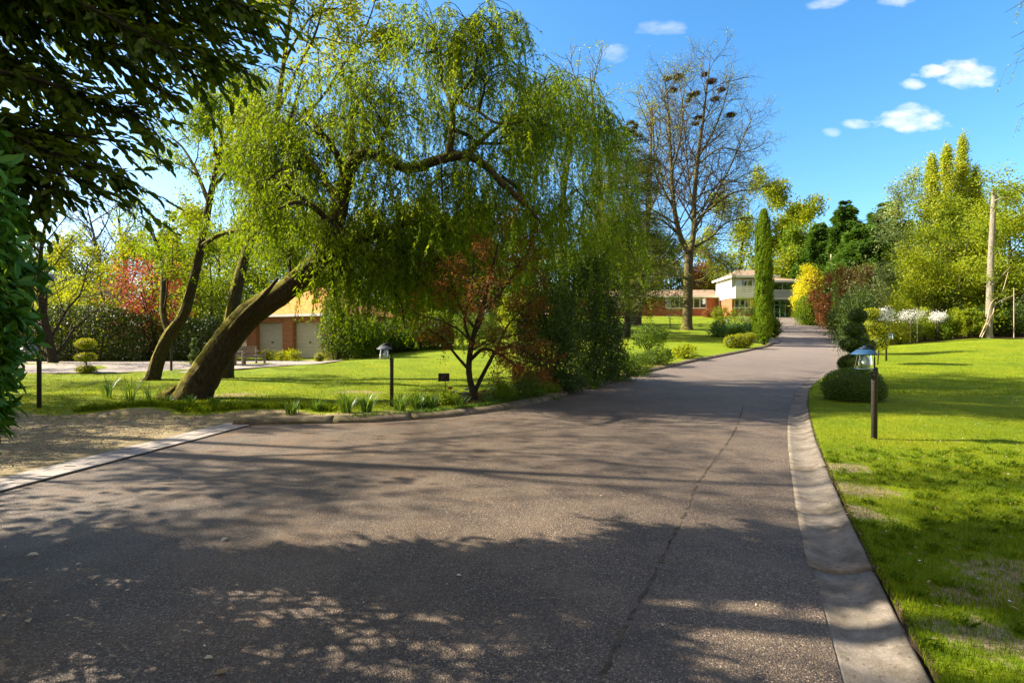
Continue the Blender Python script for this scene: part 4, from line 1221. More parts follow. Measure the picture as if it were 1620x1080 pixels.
def willow():
    t = empty('willow_tree'); tag(t, 'large weeping willow with a thick mossy trunk leaning right over the lawn', 'tree')
    T = Tubes()
    y0 = 13.4
    limbs = {}
    main = [(283, 644, y0 + .1, .62), (300, 636, y0, .50), (318, 602, y0, .42), (345, 560, y0, .37), (372, 522, y0, .35), (402, 492, y0, .33), (448, 462, y0, .29), (500, 415, y0, .26), (528, 360, y0, .235), (543, 300, y0, .21), (553, 262, y0, .19)]
    T.add(*(lambda A: (A[:, :3], A[:, 3] * .9))(smoothpath([[*at(a, b, d), r] for a, b, d, r in main], 14)), 48, .02)
    polys = []
    def lb(pix, n=5, sides=9):
        A = smoothpath([[*at(a, b, d), r] for a, b, d, r in pix], n)
        T.add(A[:, :3], A[:, 3], sides, .05); polys.append(A)
    lb(main)
    lb([(553, 266, y0, .18), (575, 244, y0, .15), (610, 250, y0 - .1, .13), (645, 267, y0 - .2, .125), (690, 254, y0 - .3, .125), (735, 246, y0 - .3, .115), (765, 260, y0 - .3, .10), (790, 285, y0 - .4, .085), (825, 318, y0 - .4, .07), (850, 345, y0 - .3, .04)], sides=12)
    lb([(578, 246, y0, .08), (582, 226, y0 + .3, .07), (600, 222, y0 + .6, .05), (615, 200, y0 + 1, .03)])
    lb([(708, 252, y0 - .3, .10), (714, 218, y0 - .3, .09), (716, 185, y0 - .2, .08), (712, 160, y0 - .2, .06), (700, 135, y0, .03)])
    lb([(714, 168, y0 - .2, .07), (728, 148, y0 - .3, .06), (748, 122, y0 - .5, .04), (755, 90, y0 - .6, .02)])
    lb([(716, 205, y0 - .2, .06), (740, 214, y0, .055), (758, 226, y0 + .3, .05), (800, 226, y0 + .8, .03), (850, 215, y0 + 1.4, .02)])
    lb([(722, 160, y0 - .2, .045), (750, 172, y0 - .6, .04), (790, 196, y0 - 1, .03), (840, 190, y0 - 1.2, .02)])
    lb([(795, 280, y0 - .4, .05), (815, 295, y0, .045), (830, 315, y0 + .6, .035), (860, 360, y0 + 1.4, .02)])
    lb([(500, 420, y0, .14), (560, 385, y0 + .6, .11), (620, 362, y0 + 1.2, .10), (655, 352, y0 + 1.5, .09), (700, 374, y0 + 1.9, .07), (735, 340, y0 + 2.6, .06), (800, 330, y0 + 3.4, .05), (880, 345, y0 + 4.6, .04), (950, 380, y0 + 5.6, .02)])
    lb([(622, 420, y0 + .9, .045), (650, 440, y0 + 1, .05), (668, 446, y0 + 1.2, .045), (684, 466, y0 + 1.4, .03)])
    lb([(560, 388, y0 + .6, .06), (600, 420, y0 + .8, .055), (618, 455, y0 + .9, .045), (634, 478, y0 + 1, .03), (640, 520, y0 + 1.1, .015)])
    lb([(540, 320, y0, .12), (510, 280, y0 + .6, .10), (480, 240, y0 + 1.2, .08), (452, 215, y0 + 1.6, .05), (430, 200, y0 + 2, .02)])
    lb([(548, 285, y0, .09), (530, 240, y0 - .7, .08), (505, 205, y0 - 1.2, .06), (480, 170, y0 - 1.6, .03)])
    lb([(553, 262, y0, .10), (556, 220, y0 + .6, .08), (560, 180, y0 + 1.2, .06), (580, 140, y0 + 1.6, .03)])
    lb([(350, 553, y0, .12), (368, 520, y0 - .3, .10), (392, 492, y0 - .5, .09), (415, 470, y0 - .7, .07), (440, 440, y0 - .9, .03)])
    lb([(528, 362, y0, .09), (500, 330, y0 - 1, .07), (470, 320, y0 - 1.8, .05), (440, 330, y0 - 2.4, .025)])
    lb([(735, 246, y0 - .3, .07), (770, 215, y0 + 1, .06), (820, 180, y0 + 2.4, .05), (880, 170, y0 + 4, .04), (930, 220, y0 + 5.4, .02)])
    # roots flare
    for a in (0, 1.1, 2.4, 3.4, 4.6):
        p = at(300, 636, y0); e = p + [math.cos(a) * .75, math.sin(a) * .6, 0]; e[2] = g1(e[0], e[1]) - .06
        T.add(smoothpath([p + [0, 0, .35], p + [math.cos(a) * .4, math.sin(a) * .3, .06], e], 4), np.linspace(.2, .05, 9), 7)
    LP = np.concatenate(polys[1:] + [polys[0][-20:]])
    LP = LP[LP[:, 2] > 2.]
    # crown clusters: (px, py, depth, half width m, length of the strands)
    cl = [(455, 290, 12.3, .7, 1.5), (505, 200, 12.6, 1.0, 1.9), (610, 300, 12.7, .7, 2.2), (590, 200, 13.0, .8, 1.5), (550, 380, 12.6, .3, .9), (590, 190, 15.6, 1.0, 2.6), (810, 160, 15.5, .9, 2.6), (850, 250, 16, .9, 3.0), (770, 250, 16.6, 1.2, 3.4), (680, 210, 16.2, 1.1, 3.0), (700, 110, 14.8, .8, 1.9), (870, 120, 14.6, .8, 2.6), (905, 140, 16.5, .8, 3.0), (820, 230, 13.6, .6, 2.2), (540, 440, 13.2, .5, 1.9), (940, 210, 17.5, .9, 3.2), (430, 150, 15, 1.2, 2.6), (480, 118, 14.6, 1.2, 2.4), (535, 118, 14.2, 1.2, 2.3), (585, 130, 13.6, 1.1, 2.3), (450, 205, 14.6, 1.1, 2.8), (520, 190, 14.6, 1.2, 2.4), 
          (640, 150, 14, 1.0, 1.9), (660, 85, 13, .9, 1.9), (690, 45, 13, .9, 1.8), (735, 30, 12.8, .9, 1.9), (790, 40, 12.8, .7, 1.7), (720, 75, 13.4, .8, 1.5), (790, 75, 13, .9, 2.1), (825, 110, 13.4, .9, 2.4), 
          (760, 120, 12.2, .9, 2.2), (850, 160, 14.5, 1., 3.0), (880, 150, 16, 1.1, 3.4), (915, 190, 16.5, 1.1, 3.6), (930, 250, 17, 1.1, 3.8), (880, 230, 14.5, 1.0, 3.4), 
          (955, 300, 17.5, 1.0, 3.8), (985, 350, 18, .9, 3.0), (970, 260, 18.5, .8, 3.0), (400, 200, 15.5, .8, 2.4), (940, 340, 16, 1, 3.0), (890, 320, 14.6, 1., 3.0), (1000, 400, 18.5, .7, 2.0),
          (470, 300, 14.8, 1.0, 3.3), (425, 290, 15, 1.0, 3.0), (520, 290, 15.6, 1.1, 3.4), (620, 300, 14.6, 1.1, 3.4), (690, 290, 14.8, 1.1, 3.6), (745, 300, 14.4, 1.1, 3.2), (800, 330, 14., 1., 3.0), (700, 330, 12.8, .9, 2.9),
          (480, 380, 15.0, .9, 1.6), (560, 400, 14.8, .8, 2.2), (600, 390, 15.4, 1., 2.9), (660, 390, 15.6, 1.1, 2.9), (730, 390, 15.8, 1.1, 2.9), (790, 370, 16, 1.1, 3.0), (850, 370, 16.4, 1., 2.8), (585, 350, 14.6, .9, 2.8),
          (640, 400, 13.4, .7, 2.4), (690, 430, 13.2, .6, 1.9), (600, 440, 14, .7, 2.0), (900, 420, 17, 1, 2.4), (830, 430, 17.4, 1, 2.2), (400, 250, 14.5, .8, 2.8), (385, 330, 13.5, .6, 2.0), (410, 370, 14.6, .5, 2.0),
          (505, 230, 16.4, 1.2, 3.4), (600, 230, 16.6, 1.2, 3.4), (730, 190, 14.6, .7, 1.8), (455, 420, 15.2, .35, 1.4), (960, 430, 17.2, .8, 2.2), (530, 470, 14.8, .6, 1.5), (620, 460, 15.5, .8, 1.9), (690, 470, 16.5, .9, 2.0), (560, 480, 15.5, .6, 1.4),
          (1005, 440, 19.5, .6, 1.9), (920, 470, 18.5, .7, 1.7)]
    B = Tubes(); SP = []; SO = []; SL = []
    for (px, py, d, hw, ln) in cl:
        c = at(px, py, d)
        dist = np.linalg.norm((LP[:, :3] - c) * [1, 1, .8], axis=1)
        j = int(np.argmin(dist)); s = LP[j, :3]
        m_ = (s + c) / 2 + np.array([0, 0, .25 * np.linalg.norm(c - s)]) + rng.normal(size=3) * .15
        A = smoothpath([s, m_, c], 6)
        r0 = min(.05, LP[j, 3])
        B.add(A, np.linspace(r0, .014, len(A)), 5)
        # twigs fan out from the last half
        for q in range(13):
            f = rng.uniform(.35, 1); i = int(f * (len(A) - 1)); p = A[i]
            a = rng.random() * 6.28; o = np.array([math.cos(a), math.sin(a), 0])
            tl = hw * rng.uniform(.6, 1.25)
            tw = smoothpath([p, p + o * tl * .5 + [0, 0, .32 * tl], p + o * tl + [0, 0, .12 * tl], p + o * tl * 1.25 - [0, 0, .25 * tl]], 3)
            B.add(tw, np.linspace(.012, .005, len(tw)), 3)
            ns_ = 6
            for z in range(ns_):
                g_ = rng.uniform(.15, 1); k_ = int(g_ * (len(tw) - 1))
                SP.append(tw[k_] + rng.normal(size=3) * .05); SO.append(o + rng.normal(size=3) * .6); SL.append(ln * rng.choice([rng.uniform(.12, .4), rng.uniform(.15, .45), rng.uniform(.45, 1.05)]))
    SP = np.array(SP); SO = np.array(SO); SL = np.array(SL)
    ST, gz_ = strands(SP, SO, SL, .34)
    clr = rng.uniform(.55, 1.5, (len(SL), 1))
    ribbons(B, ST, .0035, gz_, 1.0)
    q, D_, N_, l_, w_, idx = strand_leaves(ST, SL, .033, .13, .22, .9, gz_, .75)
    sr = rng.random(len(SL))
    leaves_obj('crown', q, D_, N_, l_, w_, M['l_willow'], t, rnd=np.clip(sr[idx] * .5 + rng.random(len(idx)) * .5, 0, 1))
    T.build('trunk', M['bark_willow'], t); B.build('branches', M['bark_dark'], t)
    p = at(300, 636, y0)
    settle(t, (p[0], p[1], g1(p[0], p[1])))
willow()

# two slimmer leaning trees behind the willow trunk
def leaning(name, label, pix, limbs, mat, twn, per, size, spread, wr=.45, droop=.3, bark='bark_willow', seg3=True):
    t = empty(name); tag(t, label, 'tree')
    T = Tubes(); T2 = Tubes(); tips = []
    A = smoothpath([[*at(a, b, d), r * .84] for a, b, d, r in pix], 12)
    T.add(A[:, :3], A[:, 3], 32, .03)
    for l_ in limbs:
        Q = smoothpath([[*at(a, b, d), r] for a, b, d, r in l_], 5); T.add(Q[:, :3], Q[:, 3], 7, .04)
        Ln = np.linalg.norm(np.diff(Q[:, :3], axis=0), axis=1).sum()
        kids(T2, Q[:, :3], Q[:, 3], Ln, 1, Cfg(seg=[6, 5, 4, 3], wob=[.1, .16, .2, .25], up=[.02, -.02, -.05, -.08], sides=[8, 5, 4, 3], n=[6, twn, 5], start=[.2, .2, .2], ang=[.8, .8, .8], ratio=[.4, .5, .5], taper=[.4, .4, .3], rr=.014, rmin=.006), tips)
    T.build('trunk', M[bark], t); T2.build('branches', M['bark_dark'], t)
    P_, D_, N_, l2_, w_ = leafy_from_tips(tips, per, spread, size, wr, droop)
    leaves_obj('crown', P_, D_, N_, l2_, w_, M[mat], t)
    p = A[1, :3]; settle(t, (p[0], p[1], g1(p[0], p[1])))
leaning('slender_tree', 'slender mossy tree leaning right at the left end of the lawn',
        [(232, 612, 18.3, .42), (241, 600, 18.3, .30), (252, 565, 18.3, .25), (268, 530, 18.3, .23), (290, 498, 18.3, .20), (307, 440, 18.3, .17), (320, 380, 18.3, .15), (335, 300, 18.3, .12), (350, 230, 18.3, .09), (348, 170, 18.3, .05)],
        [[(268, 530, 18.3, .12), (258, 495, 18.5, .11), (258, 440, 19, .09), (252, 395, 19.4, .06), (230, 350, 20, .03)],
         [(318, 390, 18.3, .09), (350, 370, 17.6, .07), (390, 362, 17, .05), (420, 345, 16.5, .02)],
         [(330, 320, 18.3, .08), (310, 270, 19, .06), (290, 235, 19.6, .04), (270, 215, 20, .02)],
         [(345, 250, 18.3, .07), (330, 200, 17.6, .05), (318, 150, 17, .03)],
         [(350, 230, 18.3, .07), (375, 180, 18.8, .05), (395, 130, 19, .03)],
         [(348, 190, 18.3, .05), (350, 140, 18.3, .03), (355, 100, 18.3, .02)],
         [(335, 300, 18.3, .07), (370, 260, 19, .05), (400, 240, 19.6, .03)]],
        'l_willow', 8, 34, .13, .14, .3, .6)
leaning('tall_tree', 'tall straight tree with sparse yellow leaves rising above the willow',
        [(352, 612, 18.6, .45), (356, 598, 18.6, .34), (362, 530, 18.8, .28), (376, 450, 19.2, .23), (392, 390, 19.8, .2), (408, 320, 20.2, .18), (424, 250, 20.6, .16), (438, 180, 21, .13), (450, 90, 21.4, .10), (462, 0, 21.8, .08), (470, -90, 22, .04)],
        [[(438, 180, 21, .08), (470, 110, 21, .06), (500, 50, 21.5, .045), (520, -30, 22, .02)],
         [(448, 100, 21.4, .07), (470, 60, 22, .05), (500, 20, 22, .04), (540, 15, 22.5, .03), (590, 30, 23, .015)],
         [(430, 220, 20.6, .07), (500, 165, 22, .06), (545, 100, 22.5, .05), (580, 40, 23, .035), (600, -20, 23, .02)],
         [(546, 98, 22.5, .04), (575, 68, 22, .03), (620, 70, 22, .015)],
         [(455, 60, 21.4, .06), (430, 20, 21, .04), (410, -40, 21, .02)],
         [(460, 20, 21.8, .05), (480, -30, 22, .04), (500, -90, 22, .02)],
         [(408, 320, 20.2, .07), (380, 280, 21, .05), (360, 250, 21.5, .03)],
         [(424, 250, 20.6, .06), (400, 210, 21, .05), (385, 170, 21.5, .03)]],
        'l_yellowgreen', 8, 17, .15, .16, .55, .1)

# ------------------------------------------------------------------ red leaved tree at the kerb
def red_tree():
    t = empty('red_leaved_tree'); tag(t, 'small red leaved tree with twisted stems beside the kerb', 'tree')
    T = Tubes(); T2 = Tubes(); tips = []; y0 = 12.9
    st = [[(752, 645, y0, .10), (748, 620, y0, .085), (742, 590, y0, .075), (744, 555, y0, .07), (752, 520, y0, .06), (768, 470, y0, .05), (780, 420, y0, .035), (790, 375, y0, .015)],
          [(749, 625, y0, .06), (760, 600, y0 + .2, .055), (775, 572, y0 + .3, .05), (785, 556, y0 + .2, .045), (810, 548, y0, .04), (840, 560, y0 - .3, .025), (860, 580, y0 - .5, .012)],
          [(743, 570, y0, .05), (765, 552, y0 - .3, .045), (790, 560, y0 - .5, .035), (815, 578, y0 - .7, .02)],
          [(742, 585, y0, .045), (720, 560, y0 + .2, .035), (700, 535, y0 + .4, .025), (675, 520, y0 + .5, .012)],
          [(752, 520, y0, .04), (730, 490, y0 + .4, .03), (715, 450, y0 + .7, .02), (700, 415, y0 + .8, .01)],
          [(760, 495, y0, .035), (790, 465, y0 + .6, .03), (815, 430, y0 + 1, .02), (830, 395, y0 + 1.2, .01)],
          [(745, 545, y0, .04), (735, 505, y0 - .6, .03), (745, 460, y0 - .9, .02), (750, 400, y0 - .9, .01)],
          [(785, 556, y0 + .2, .03), (800, 520, y0 + .5, .025), (825, 490, y0 + .8, .018), (850, 470, y0 + 1, .01)]]
    for l_ in st:
        A = smoothpath([[*at(a, b, d), r] for a, b, d, r in l_], 6); T.add(A[:, :3], A[:, 3], 8, .08)
        Ln = np.linalg.norm(np.diff(A[:, :3], axis=0), axis=1).sum()
        kids(T2, A[len(A) // 4:, :3], A[len(A) // 4:, 3], Ln, 1, Cfg(seg=[6, 5, 4, 3], wob=[.1, .2, .25, .3], up=[.02, .05, .02, -.02], sides=[8, 5, 4, 3], n=[6, 9, 5], start=[.2, .1, .15], ang=[.8, .8, .8], ratio=[.4, .42, .5], taper=[.4, .3, .3], rr=.012, rmin=.003), tips)
    T.build('trunk', M['bark_dark'], t); T2.build('branches', M['bark_dark'], t)
    P_, D_, N_, l_, w_ = leafy_from_tips(tips, 17, .07, .055, .55)
    leaves_obj('crown', P_, D_, N_, l_, w_, M['l_redbrown'], t)
    p = at(752, 640, y0); settle(t, (p[0], p[1], g1(p[0], p[1])))
red_tree()

# ------------------------------------------------------------------ Italian cypress
def cypress():
    p = at(1208, 545, 38.6); gz_ = g1(p[0], p[1])
    t = empty('italian_cypress'); tag(t, 'tall narrow Italian cypress at the bend of the drive', 'cypress')
    h = 1.6 + (540 - 332) / F * 38.6 - gz_; r = .60
    n = 1500
    f = rng.random(n) ** .95; a = rng.random(n) * 6.283
    def prof(f): return r * np.clip(np.minimum((f + .02) / .10, 1) ** .6, .3, 1) * np.where(f < .25, 1.06, 1) * (1 - np.clip(f - .3, 0, 1) * .42) * np.clip((1 - f) / .14, 0, 1) ** .6
    Ps = []; Ds = []; Ns = []; Rn = []
    for i in range(n):
        rr = prof(f[i]) * rng.uniform(.72, 1.0) * (1 + .12 * math.sin(a[i] * 3 + f[i] * 9))
        m = 46; u = rng.random(m)
        ln = rng.uniform(.35, .75)
        tw = .55
        aa = a[i] + u * tw * ln + rng.normal(size=m) * .07
        r2 = rr * (1 + .12 * u) + rng.normal(size=m) * .03
        z = .18 + f[i] * (h - .25) + (u - .5) * ln
        Ps.append(np.stack([np.cos(aa) * r2, np.sin(aa) * r2, z], -1))
        o = np.stack([np.cos(aa), np.sin(aa), 0 * aa], -1); tg = np.stack([-np.sin(aa), np.cos(aa), 0 * aa], -1)
        Ds.append(o * .35 + tg * .3 + np.array([0, 0, 1.]) + rdir(m) * .35); Ns.append(o + rdir(m) * .5)
        Rn.append(np.clip(rng.random() * .6 + rng.random(m) * .4, 0, 1))
    P_ = np.concatenate(Ps) + [p[0], p[1], gz_]
    k = (P_[:, 2] > gz_ + .12) & (P_[:, 2] < gz_ + h)
    leaves_obj('foliage', P_[k], unit(np.concatenate(Ds))[k], unit(np.concatenate(Ns))[k], rng.uniform(.09, .17, k.sum()), rng.uniform(.03, .05, k.sum()), M['l_cypress'], t, rnd=np.concatenate(Rn)[k])
    T = Tubes(); T.add([(p[0], p[1], gz_ - .1), (p[0], p[1], gz_ + h * .5), (p[0], p[1], gz_ + h * .95)], [.13, .09, .02], 10); T.build('trunk', M['bark_dark'], t)
    settle(t, (p[0], p[1], gz_))
cypress()

# ------------------------------------------------------------------ clipped topiary
def topiary(name, label, cat, tiers, base, mat, group=None, leaf=.03, dens=900, trunk=.03, d=None, core=True):
    """tiers: (px,py,rx_px,rz_px) at depth d"""
    t = empty(name); tag(t, label, cat, group)
    gz_ = g1(*base)
    P_ = []; O_ = []; Rn = []
    cm = MB()
    for i, (px, py, rx, rz_) in enumerate(tiers):
        c = at(px, py, d); a = rx / F * d; b = rz_ / F * d
        area = 4 * math.pi * ((a * a * 2 / 3 + a * b / 3))
        n = int(dens * area * (.03 / leaf) ** 2 * 1.6)
        D_ = rdir(n); D_ = unit(D_)
        rr = rng.uniform(.78, 1.0, n) * (1 + .05 * lump(D_, i + 2)) + rng.normal(size=n) * .02
        q = D_ * rr[:, None] * [a, a, b] + c
        k = q[:, 2] > G(q[:, 0], q[:, 1]) + .01
        P_.append(q[k]); O_.append(D_[k]); Rn.append(rng.random(k.sum()))
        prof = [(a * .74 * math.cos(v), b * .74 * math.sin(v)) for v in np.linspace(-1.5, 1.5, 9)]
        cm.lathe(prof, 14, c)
    P_ = np.concatenate(P_); O_ = np.concatenate(O_)
    leaves_obj('foliage', P_, unit(O_ * .7 + rdir(len(P_)) + [0, 0, .2]), unit(O_ + rdir(len(P_)) * .6), rng.uniform(.7, 1.3, len(P_)) * leaf, rng.uniform(.8, 1.2, len(P_)) * leaf * .6, M[mat], t, rnd=np.concatenate(Rn))
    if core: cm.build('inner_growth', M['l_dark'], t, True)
    T = Tubes(); top = at(tiers[-1][0], tiers[-1][1], d)
    pts = [(base[0], base[1], gz_ - .1)] + [tuple(at(x[0], x[1], d)) for x in tiers]
    A = smoothpath(pts, 4); T.add(A, np.linspace(trunk, trunk * .5, len(A)), 7, .08); T.build('trunk', M['bark_dark'], t)
    settle(t, (base[0], base[1], gz_))
    return t
def bx(px, d): return ((px - 810) / F * d, d)
topiary('box_ball', 'large clipped box ball on the right lawn edge behind the lamp', 'topiary', [(1351, 614, 44, 33)], bx(1351, 13.0), 'l_box', d=13.0, leaf=.04, dens=2600)
topiary('cloud_topiary', 'dark tiered cloud topiary behind the big box ball', 'topiary', [(1352, 577, 23, 17), (1339, 575, 11, 10), (1361, 548, 20, 14), (1345, 545, 15, 10), (1352, 522, 15, 12), (1357, 500, 13, 12)], bx(1352, 16.2), 'l_dark', d=16.2, leaf=.045, dens=2600)
topiary('golden_topiary', 'golden tiered topiary between the dark topiary and the lamp post', 'topiary', [(1391, 542, 14, 13), (1392, 520, 19, 14), (1379, 515, 12, 10), (1377, 496, 14, 9)], bx(1388, 24), 'l_goldbox', d=24, leaf=.06, dens=1200)
topiary('tiered_topiary', 'small three tiered topiary at the edge of the gravel drive', 'topiary', [(137, 584, 14, 6.5), (136, 565, 15, 7.5), (136, 544, 14, 9)], bx(137, 20.6), 'l_goldbox', d=20.6, leaf=.045, dens=1500, trunk=.035)
topiary('spiral_topiary', 'slim spiral cut topiary between the two leaning trunks', 'topiary', [(305, 584, 7, 6), (308, 573, 7, 6), (304, 564, 6, 5), (309, 555, 6, 5), (305, 547, 5, 5), (307, 539, 4, 5)], bx(306, 23), 'l_box', d=23, leaf=.05, dens=1300)
topiary('clipped_mound', 'low clipped golden green mound beside the cypress', 'shrub', [(1158, 542, 13, 13), (1172, 541, 15, 14), (1182, 538, 11, 10), (1186, 532, 10, 6)], bx(1170, 35.5), 'l_goldbox', d=35.5, leaf=.07, dens=1200)
topiary('small_box_ball', 'small box ball at the corner of the garage', 'shrub', [(505, 566, 8, 8)], bx(505, 27.5), 'l_goldbox', d=27.5, leaf=.06, dens=1300)

# ------------------------------------------------------------------ shrubs
pb = pxbush
G1 = 'shrubs along the left edge of the drive'
pb('dark_shrub', 'dark many stemmed shrub just right of the red leaved tree', 'shrub', 822, 905, 455, 612, 15.2, 'l_dark', ncl=260, per=80, size=.075, spread=.16, seed=1, lumpy=.3, group=G1, float=True, stems=7)
pb('dark_shrub', 'tall dark evergreen shrub under the right side of the willow', 'shrub', 880, 985, 420, 605, 17.2, 'l_dark', ncl=320, per=80, size=.085, spread=.19, seed=2, lumpy=.3, group=G1, float=True, stems=7)
pb('green_shrub', 'mid green rounded shrub at the kerb beneath the tall evergreen shrub', 'shrub', 940, 1010, 545, 605, 18.8, 'l_mid', ncl=80, per=50, size=.08, spread=.10, seed=3, group=G1)
pb('green_shrub', 'low dark green mound by the kerb right of the evergreen shrubs', 'shrub', 975, 1032, 560, 602, 20.6, 'l_mid', ncl=80, per=50, size=.07, spread=.08, seed=4, group=G1)
pb('green_shrub', 'rounded green bush between the low mound and the pale leaved shrub', 'shrub', 1012, 1066, 552, 586, 24.3, 'l_mid', ncl=90, per=50, size=.08, spread=.08, seed=5, group=G1)
pb('pale_shrub', 'open pale leaved shrub by the kerb halfway up the drive', 'shrub', 1066, 1102, 549, 577, 27.6, 'l_yellowgreen', ncl=50, per=16, size=.16, spread=.1, seed=6, group=G1)
pb('round_shrub', 'dark round headed shrub on short stems on the upper lawn', 'shrub', 1000, 1055, 512, 552, 29.5, 'l_mid', ncl=100, per=36, size=.11, spread=.13, seed=7, float=True)
pb('low_shrub', 'low shrub on the bed under the red leaved tree', 'shrub', 815, 868, 596, 632, 13.6, 'l_mid', ncl=60, per=40, size=.06, spread=.07, seed=8, group=G1)
pb('low_shrub', 'shaded low shrub at the foot of the dark evergreen', 'shrub', 860, 930, 590, 622, 15.2, 'l_dark', ncl=70, per=40, size=.07, spread=.08, seed=9, group=G1)
for i, (a, b, c, d_, dd_, m_, lb_) in enumerate([
    (1126, 1160, 484, 516, 60, 'l_golden', 'golden bush left of the flower bed before the house'),
    (1155, 1200, 486, 516, 62, 'l_silver', 'grey green bush in the bed before the balcony'),
    (1190, 1222, 484, 520, 58, 'l_dark', 'dark bush behind the cypress'),
    (1112, 1134, 490, 506, 74, 'l_copper', 'dull purple shrub against the brick wing'),
    (1215, 1232, 505, 530, 46, 'l_mid', 'green bush right of the cypress foot'),
    (1125, 1150, 512, 530, 46, 'l_bluegreen', 'low dark plants in front of the flower bed'),
    (1150, 1196, 511, 526, 48, 'l_bluegreen', 'bluish ground plants in the flower bed'),
    (1150, 1172, 520, 530, 42, 'l_mid', 'small green mound before the flower bed')]):
    pb('bed_shrub', lb_, 'shrub', a, b, c, d_, dd_, m_, ncl=60, per=40, size=.16, spread=.15, seed=10 + i, group='shrubs in the bed before the house')
for i, (a, b, c, d_, dd_, m_, lb_, sz) in enumerate([
    (1258, 1300, 425, 500, 72, 'l_yellow', 'bright yellow bush at the right corner of the house', .28),
    (1262, 1300, 470, 524, 64, 'l_bright', 'bright green clipped bush by the upper drive', .2),
    (1278, 1356, 424, 522, 56, 'l_copper', 'large copper leaved bush right of the drive', .2),
    (1330, 1404, 425, 500, 58, 'l_copper', 'reddish bush top behind the dark green tree', .2),
    (1316, 1378, 472, 540, 44, 'l_dark', 'dark green bush below the copper bush', .16),
    (1335, 1380, 462, 560, 30, 'l_dark', 'dark narrow evergreen beside the topiary', .11)]):
    pb('large_bush', lb_, 'bush', a, b, c, d_, dd_, m_, ncl=150, per=60, size=sz, spread=.3, seed=30 + i, lumpy=.2, group='large bushes right of the drive')

for i, (a, b, c, d_, dd_, m_, lb_) in enumerate([
    (770, 812, 606, 638, 12.9, 'l_bright', 'bright low plant right of the red leaved tree'),
    (690, 722, 626, 648, 12.3, 'l_bright', 'low ground plant under the black sign'),
    (905, 950, 592, 614, 16.6, 'l_mid', 'low green plant at the kerb before the evergreen'),
    (845, 885, 606, 628, 14.6, 'l_bright', 'fresh green low plant beside the kerb bend'),
    (655, 690, 634, 650, 11.9, 'l_mid', 'low green tuft by the sign stake'),
    (930, 975, 580, 604, 18.0, 'l_dark', 'dark low plant at the kerb in deep shade')]):
    pb('low_plant', lb_, 'plant', a, b, c, d_, dd_, m_, ncl=50, per=34, size=.06, spread=.06, seed=140 + i, lumpy=.3, group='low plants in the kerb bed')
for i, (a, b, c, d_, dd_, m_, lb_) in enumerate([
    (508, 556, 475, 566, 29.2, 'l_mid', 'climber covered bush hiding the right corner of the garage'),
    (548, 604, 500, 570, 31, 'l_bright', 'bright green bush right of the garage'),
    (596, 660, 508, 572, 33, 'l_mid', 'green bush behind the kerb lamp'),
    (650, 720, 500, 568, 36, 'l_bright', 'bright green bush behind the black sign'),
    (712, 800, 490, 562, 38, 'l_mid', 'green bush beyond the red leaved tree'),
    (790, 860, 470, 555, 41, 'l_yellowgreen', 'yellow green bush beyond the dark shrubs')]):
    pb('lawn_shrub', lb_, 'shrub', a, b, c, d_, dd_, m_, ncl=110, per=50, size=.15, spread=.2, seed=120 + i, lumpy=.3, group='shrubs closing the left lawn')
for (px, d, lb_) in [(425, 30.2, 'pale low plant before the left garage door'), (448, 29.4, 'leafy low plant before the garage pier'), (466, 29.0, 'small plant before the right garage door')]:
    x, y = bx(px, d)
    t = bush('low_plant', (x, y, g1(x, y) + .28), (.45, .4, .3), 'l_yellowgreen', ncl=24, per=24, size=.11, spread=.07, seed=px); tag(t, lb_, 'plant', 'low plants before the garage')
# hedges at the left
def hedge(label, x0, x1, y, h, dep, seed, mat='l_dark'):
    t = empty('hedge'); tag(t, label, 'hedge', 'dark hedges beyond the gravel')
    n = 26000 if x1 - x0 > 8 else 12000
    u = rng.random(n); x = x0 + (x1 - x0) * u
    hh = h * (1 + .10 * np.sin(x * .7 + seed) + .05 * np.sin(x * 2.1)) * np.clip(np.minimum(x - x0, x1 - x) / .8 + .4, .4, 1)
    th = rng.uniform(-.2, math.pi + .2, n)
    yy = y - np.cos(th) * dep * .5 * rng.uniform(.8, 1.05, n) + rng.normal(size=n) * .08
    zz = np.clip(np.sin(th), 0, 1) ** .55 * hh * rng.uniform(.86, 1.04, n) * np.where(rng.random(n) < .5, rng.random(n), 1)
    P_ = np.stack([x, yy, G(x, yy) + zz + .03], -1)
    O_ = np.stack([0 * x, -np.cos(th), np.sin(th)], -1)
    leaves_obj('foliage', P_, unit(O_ * .5 + rdir(n)), unit(O_ + rdir(n) * .6), rng.uniform(.09, .17, n), rng.uniform(.05, .09, n), M[mat], t)
    T = Tubes()
    for k in range(int((x1 - x0) / .6)):
        xx = x0 + .4 + k * .6; gz_ = g1(xx, y); T.add([(xx, y, gz_ - .1), (xx + .1, y + .1, gz_ + h * .5), (xx - .1, y, gz_ + h * .85)], [.05, .035, .015], 5)
    T.build('stem', M['bark_dark'], t)
    settle(t, ((x0 + x1) / 2, y, g1((x0 + x1) / 2, y)))
hedge('long dark clipped hedge behind the gravel drive at the left', -29, -20.4, 29.6, 2.9, 2.6, 0)
hedge('shorter dark hedge between the leaning trunks', -20.2, -16.9, 30.2, 2.3, 2.2, 2)
hedge('dark hedge right of the garage', -10.2, -4.0, 34.5, 1.9, 2.0, 4)

